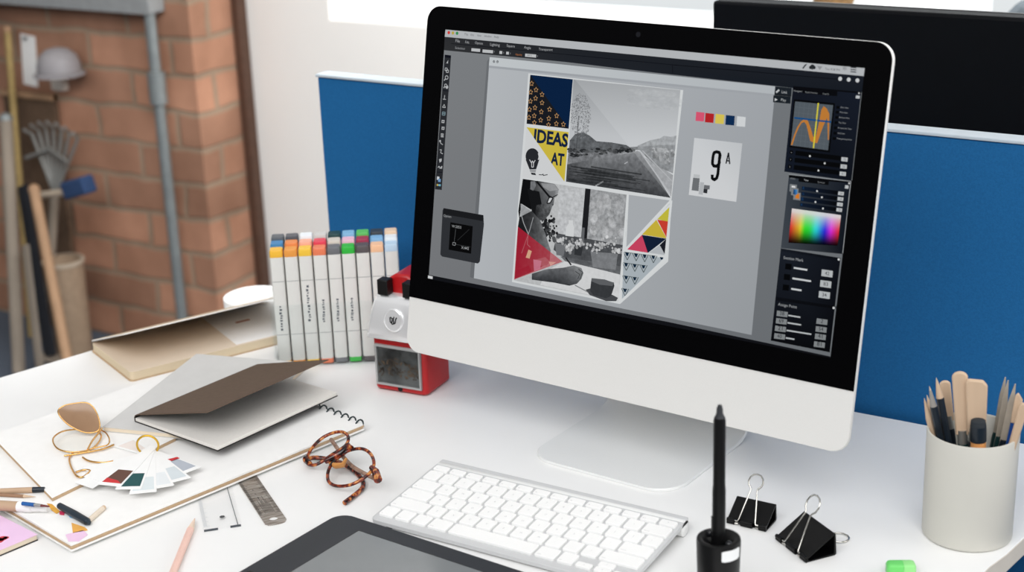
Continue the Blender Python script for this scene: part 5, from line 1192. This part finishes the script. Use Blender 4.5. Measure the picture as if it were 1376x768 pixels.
t = lay('pen', 'fat dark navy pen lying above the sticky notes', 'pen', (80, 679), (120, 702), 3.6, [('cap', 0, .5, 3.2, 4, mat('navy_plastic', (30, 44, 56), .35)), ('barrel', .501, .93, 4, 3.8, mat('navy_plastic', (30, 44, 56))), ('end', .931, 1, 3.6, 2.2, mat('navy_plastic', (30, 44, 56)))])
t = lay('eraser_stick', 'pale wooden stick lying right of the navy pen', 'stick', (118, 700), (140, 681), 2.2, [('barrel', 0, .9, 2.6, 2.6, mat('pale_stick', (226, 212, 194), .6)), ('end', .901, 1, 2.5, 2.2, M_wood)])
def note(label, pts, m, z, group='sticky page flags'):
    p = [P(x, y, z) for x, y in pts]; o = p[0]; t = thing('sticky_note', label, 'sticky note', (o.x, o.y, z))
    g = G(); g.prism([(q.x - o.x, q.y - o.y) for q in p], 0, .25); g.build('note', m, t); 
    g = G(); g.prism([(q.x - o.x, q.y - o.y) for q in shr(p, .8)], .26, .3); g.build('top_sheet', m, t)
note('orange sticky note below the navy pen', [(96, 702), (114, 708), (118, 712), (98, 716)], mat('orange_note', (232, 172, 84), .7, 0, .06), zp + .1)
note('pink sticky note nearest the sketchbook corner', [(88, 718), (112, 712), (118, 718), (106, 727), (92, 727)], mat('pink_note', (236, 200, 228), .7, 0, .02), zp + .1)
note('yellow and orange flag at the white marker tip', [(63, 676), (70, 677), (81, 687), (76, 690), (70, 686)], mat('amber_note', (236, 176, 70), .7, 0, .2), zp + .1)
note('red flag between the amber flag and the navy pen', [(80, 686), (87, 688), (86, 692), (80, 691)], mat('crimson_note', (206, 52, 92), .7), zp + .1)
note('small blue flag under the tip of the navy pen', [(88, 688), (96, 692), (101, 697), (94, 695)], mat('blue_note', (110, 176, 220), .7), zp + .1)

# ---------------------------------------------------------------- light
wd = bpy.data.worlds.new('world'); SC.world = wd; wd.use_nodes = True; nt = wd.node_tree; bg = nt.nodes['Background']
tc = nt.nodes.new('ShaderNodeTexCoord'); sx = nt.nodes.new('ShaderNodeSeparateXYZ'); nt.links.new(tc.outputs['Generated'], sx.inputs[0])
rz = nt.nodes.new('ShaderNodeValToRGB'); nt.links.new(sx.outputs['Z'], rz.inputs['Fac'])
E_ = rz.color_ramp.elements; E_[0].position = 0; E_[0].color = (.10, .10, .105, 1); E_[1].position = .9; E_[1].color = (1, 1, 1, 1)
e = E_.new(.16); e.color = (.22, .22, .225, 1); e = E_.new(.45); e.color = (.95, .95, .95, 1)
ry = nt.nodes.new('ShaderNodeMapRange'); nt.links.new(sx.outputs['Y'], ry.inputs['Value']); ry.inputs['From Min'].default_value = .1; ry.inputs['From Max'].default_value = .6; ry.inputs['To Min'].default_value = 0; ry.inputs['To Max'].default_value = 1
mx = nt.nodes.new('ShaderNodeMix'); mx.data_type = 'RGBA'; rl = nt.nodes.new('ShaderNodeMapRange'); nt.links.new(sx.outputs['Z'], rl.inputs['Value']); rl.inputs['From Min'].default_value = .14; rl.inputs['From Max'].default_value = .34; rl.inputs['To Min'].default_value = 1; rl.inputs['To Max'].default_value = 0
ml = nt.nodes.new('ShaderNodeMath'); ml.operation = 'MULTIPLY'; nt.links.new(ry.outputs['Result'], ml.inputs[0]); nt.links.new(rl.outputs['Result'], ml.inputs[1]); nt.links.new(ml.outputs[0], mx.inputs['Factor']); nt.links.new(rz.outputs['Color'], mx.inputs['A']); mx.inputs['B'].default_value = (2.0, 2.01, 2.04, 1)
nt.links.new(mx.outputs['Result'], bg.inputs['Color']); bg.inputs['Strength'].default_value = .42
def area(name, loc, target, w, h, power, col=(1, 1, 1)):
    l = bpy.data.lights.new(name, 'AREA'); l.shape = 'RECTANGLE'; l.size = w; l.size_y = h; l.energy = power; l.color = col
    o = bpy.data.objects.new(name, l); COL.objects.link(o); o.location = Vector(loc) * S + Vector((0, 0, DZ * S))
    o.rotation_euler = (Vector(target) - Vector(loc)).to_track_quat('-Z', 'Y').to_euler(); return o
area('fill_right', (3200, 900, 900), (0, 600, 100), 2.6, 1.8, 46, (1, .985, .96))  # unseen fill, added for surfaces facing right and the desk's right end
area('fill_top', (150, 420, 1950), (150, 300, 0), 3.2, 1.6, 4)  # overhead fill added to lift the desk, source unseen
area('fill_left', (-2500, 500, 800), (0, 100, 60), 2.0, 1.2, 6)  # unseen side fill, added to brighten the desk beneath the computer
area('fill_front', (1000, -2800, 2900), (0, 300, 100), 4.8, 2.4, 165)  # added frontal fill for the desk and upright faces, source unseen
area('daylight_window', (200, WY + 260, 800), (0, 0, -200), 3.2, 1.3, 22, (.97, .985, 1))
area('wall_fill', (100, 800, 1250), (-700, 1878, 1020), 1.8, .8, 46)  # unseen fill added to brighten the back wall and brick side
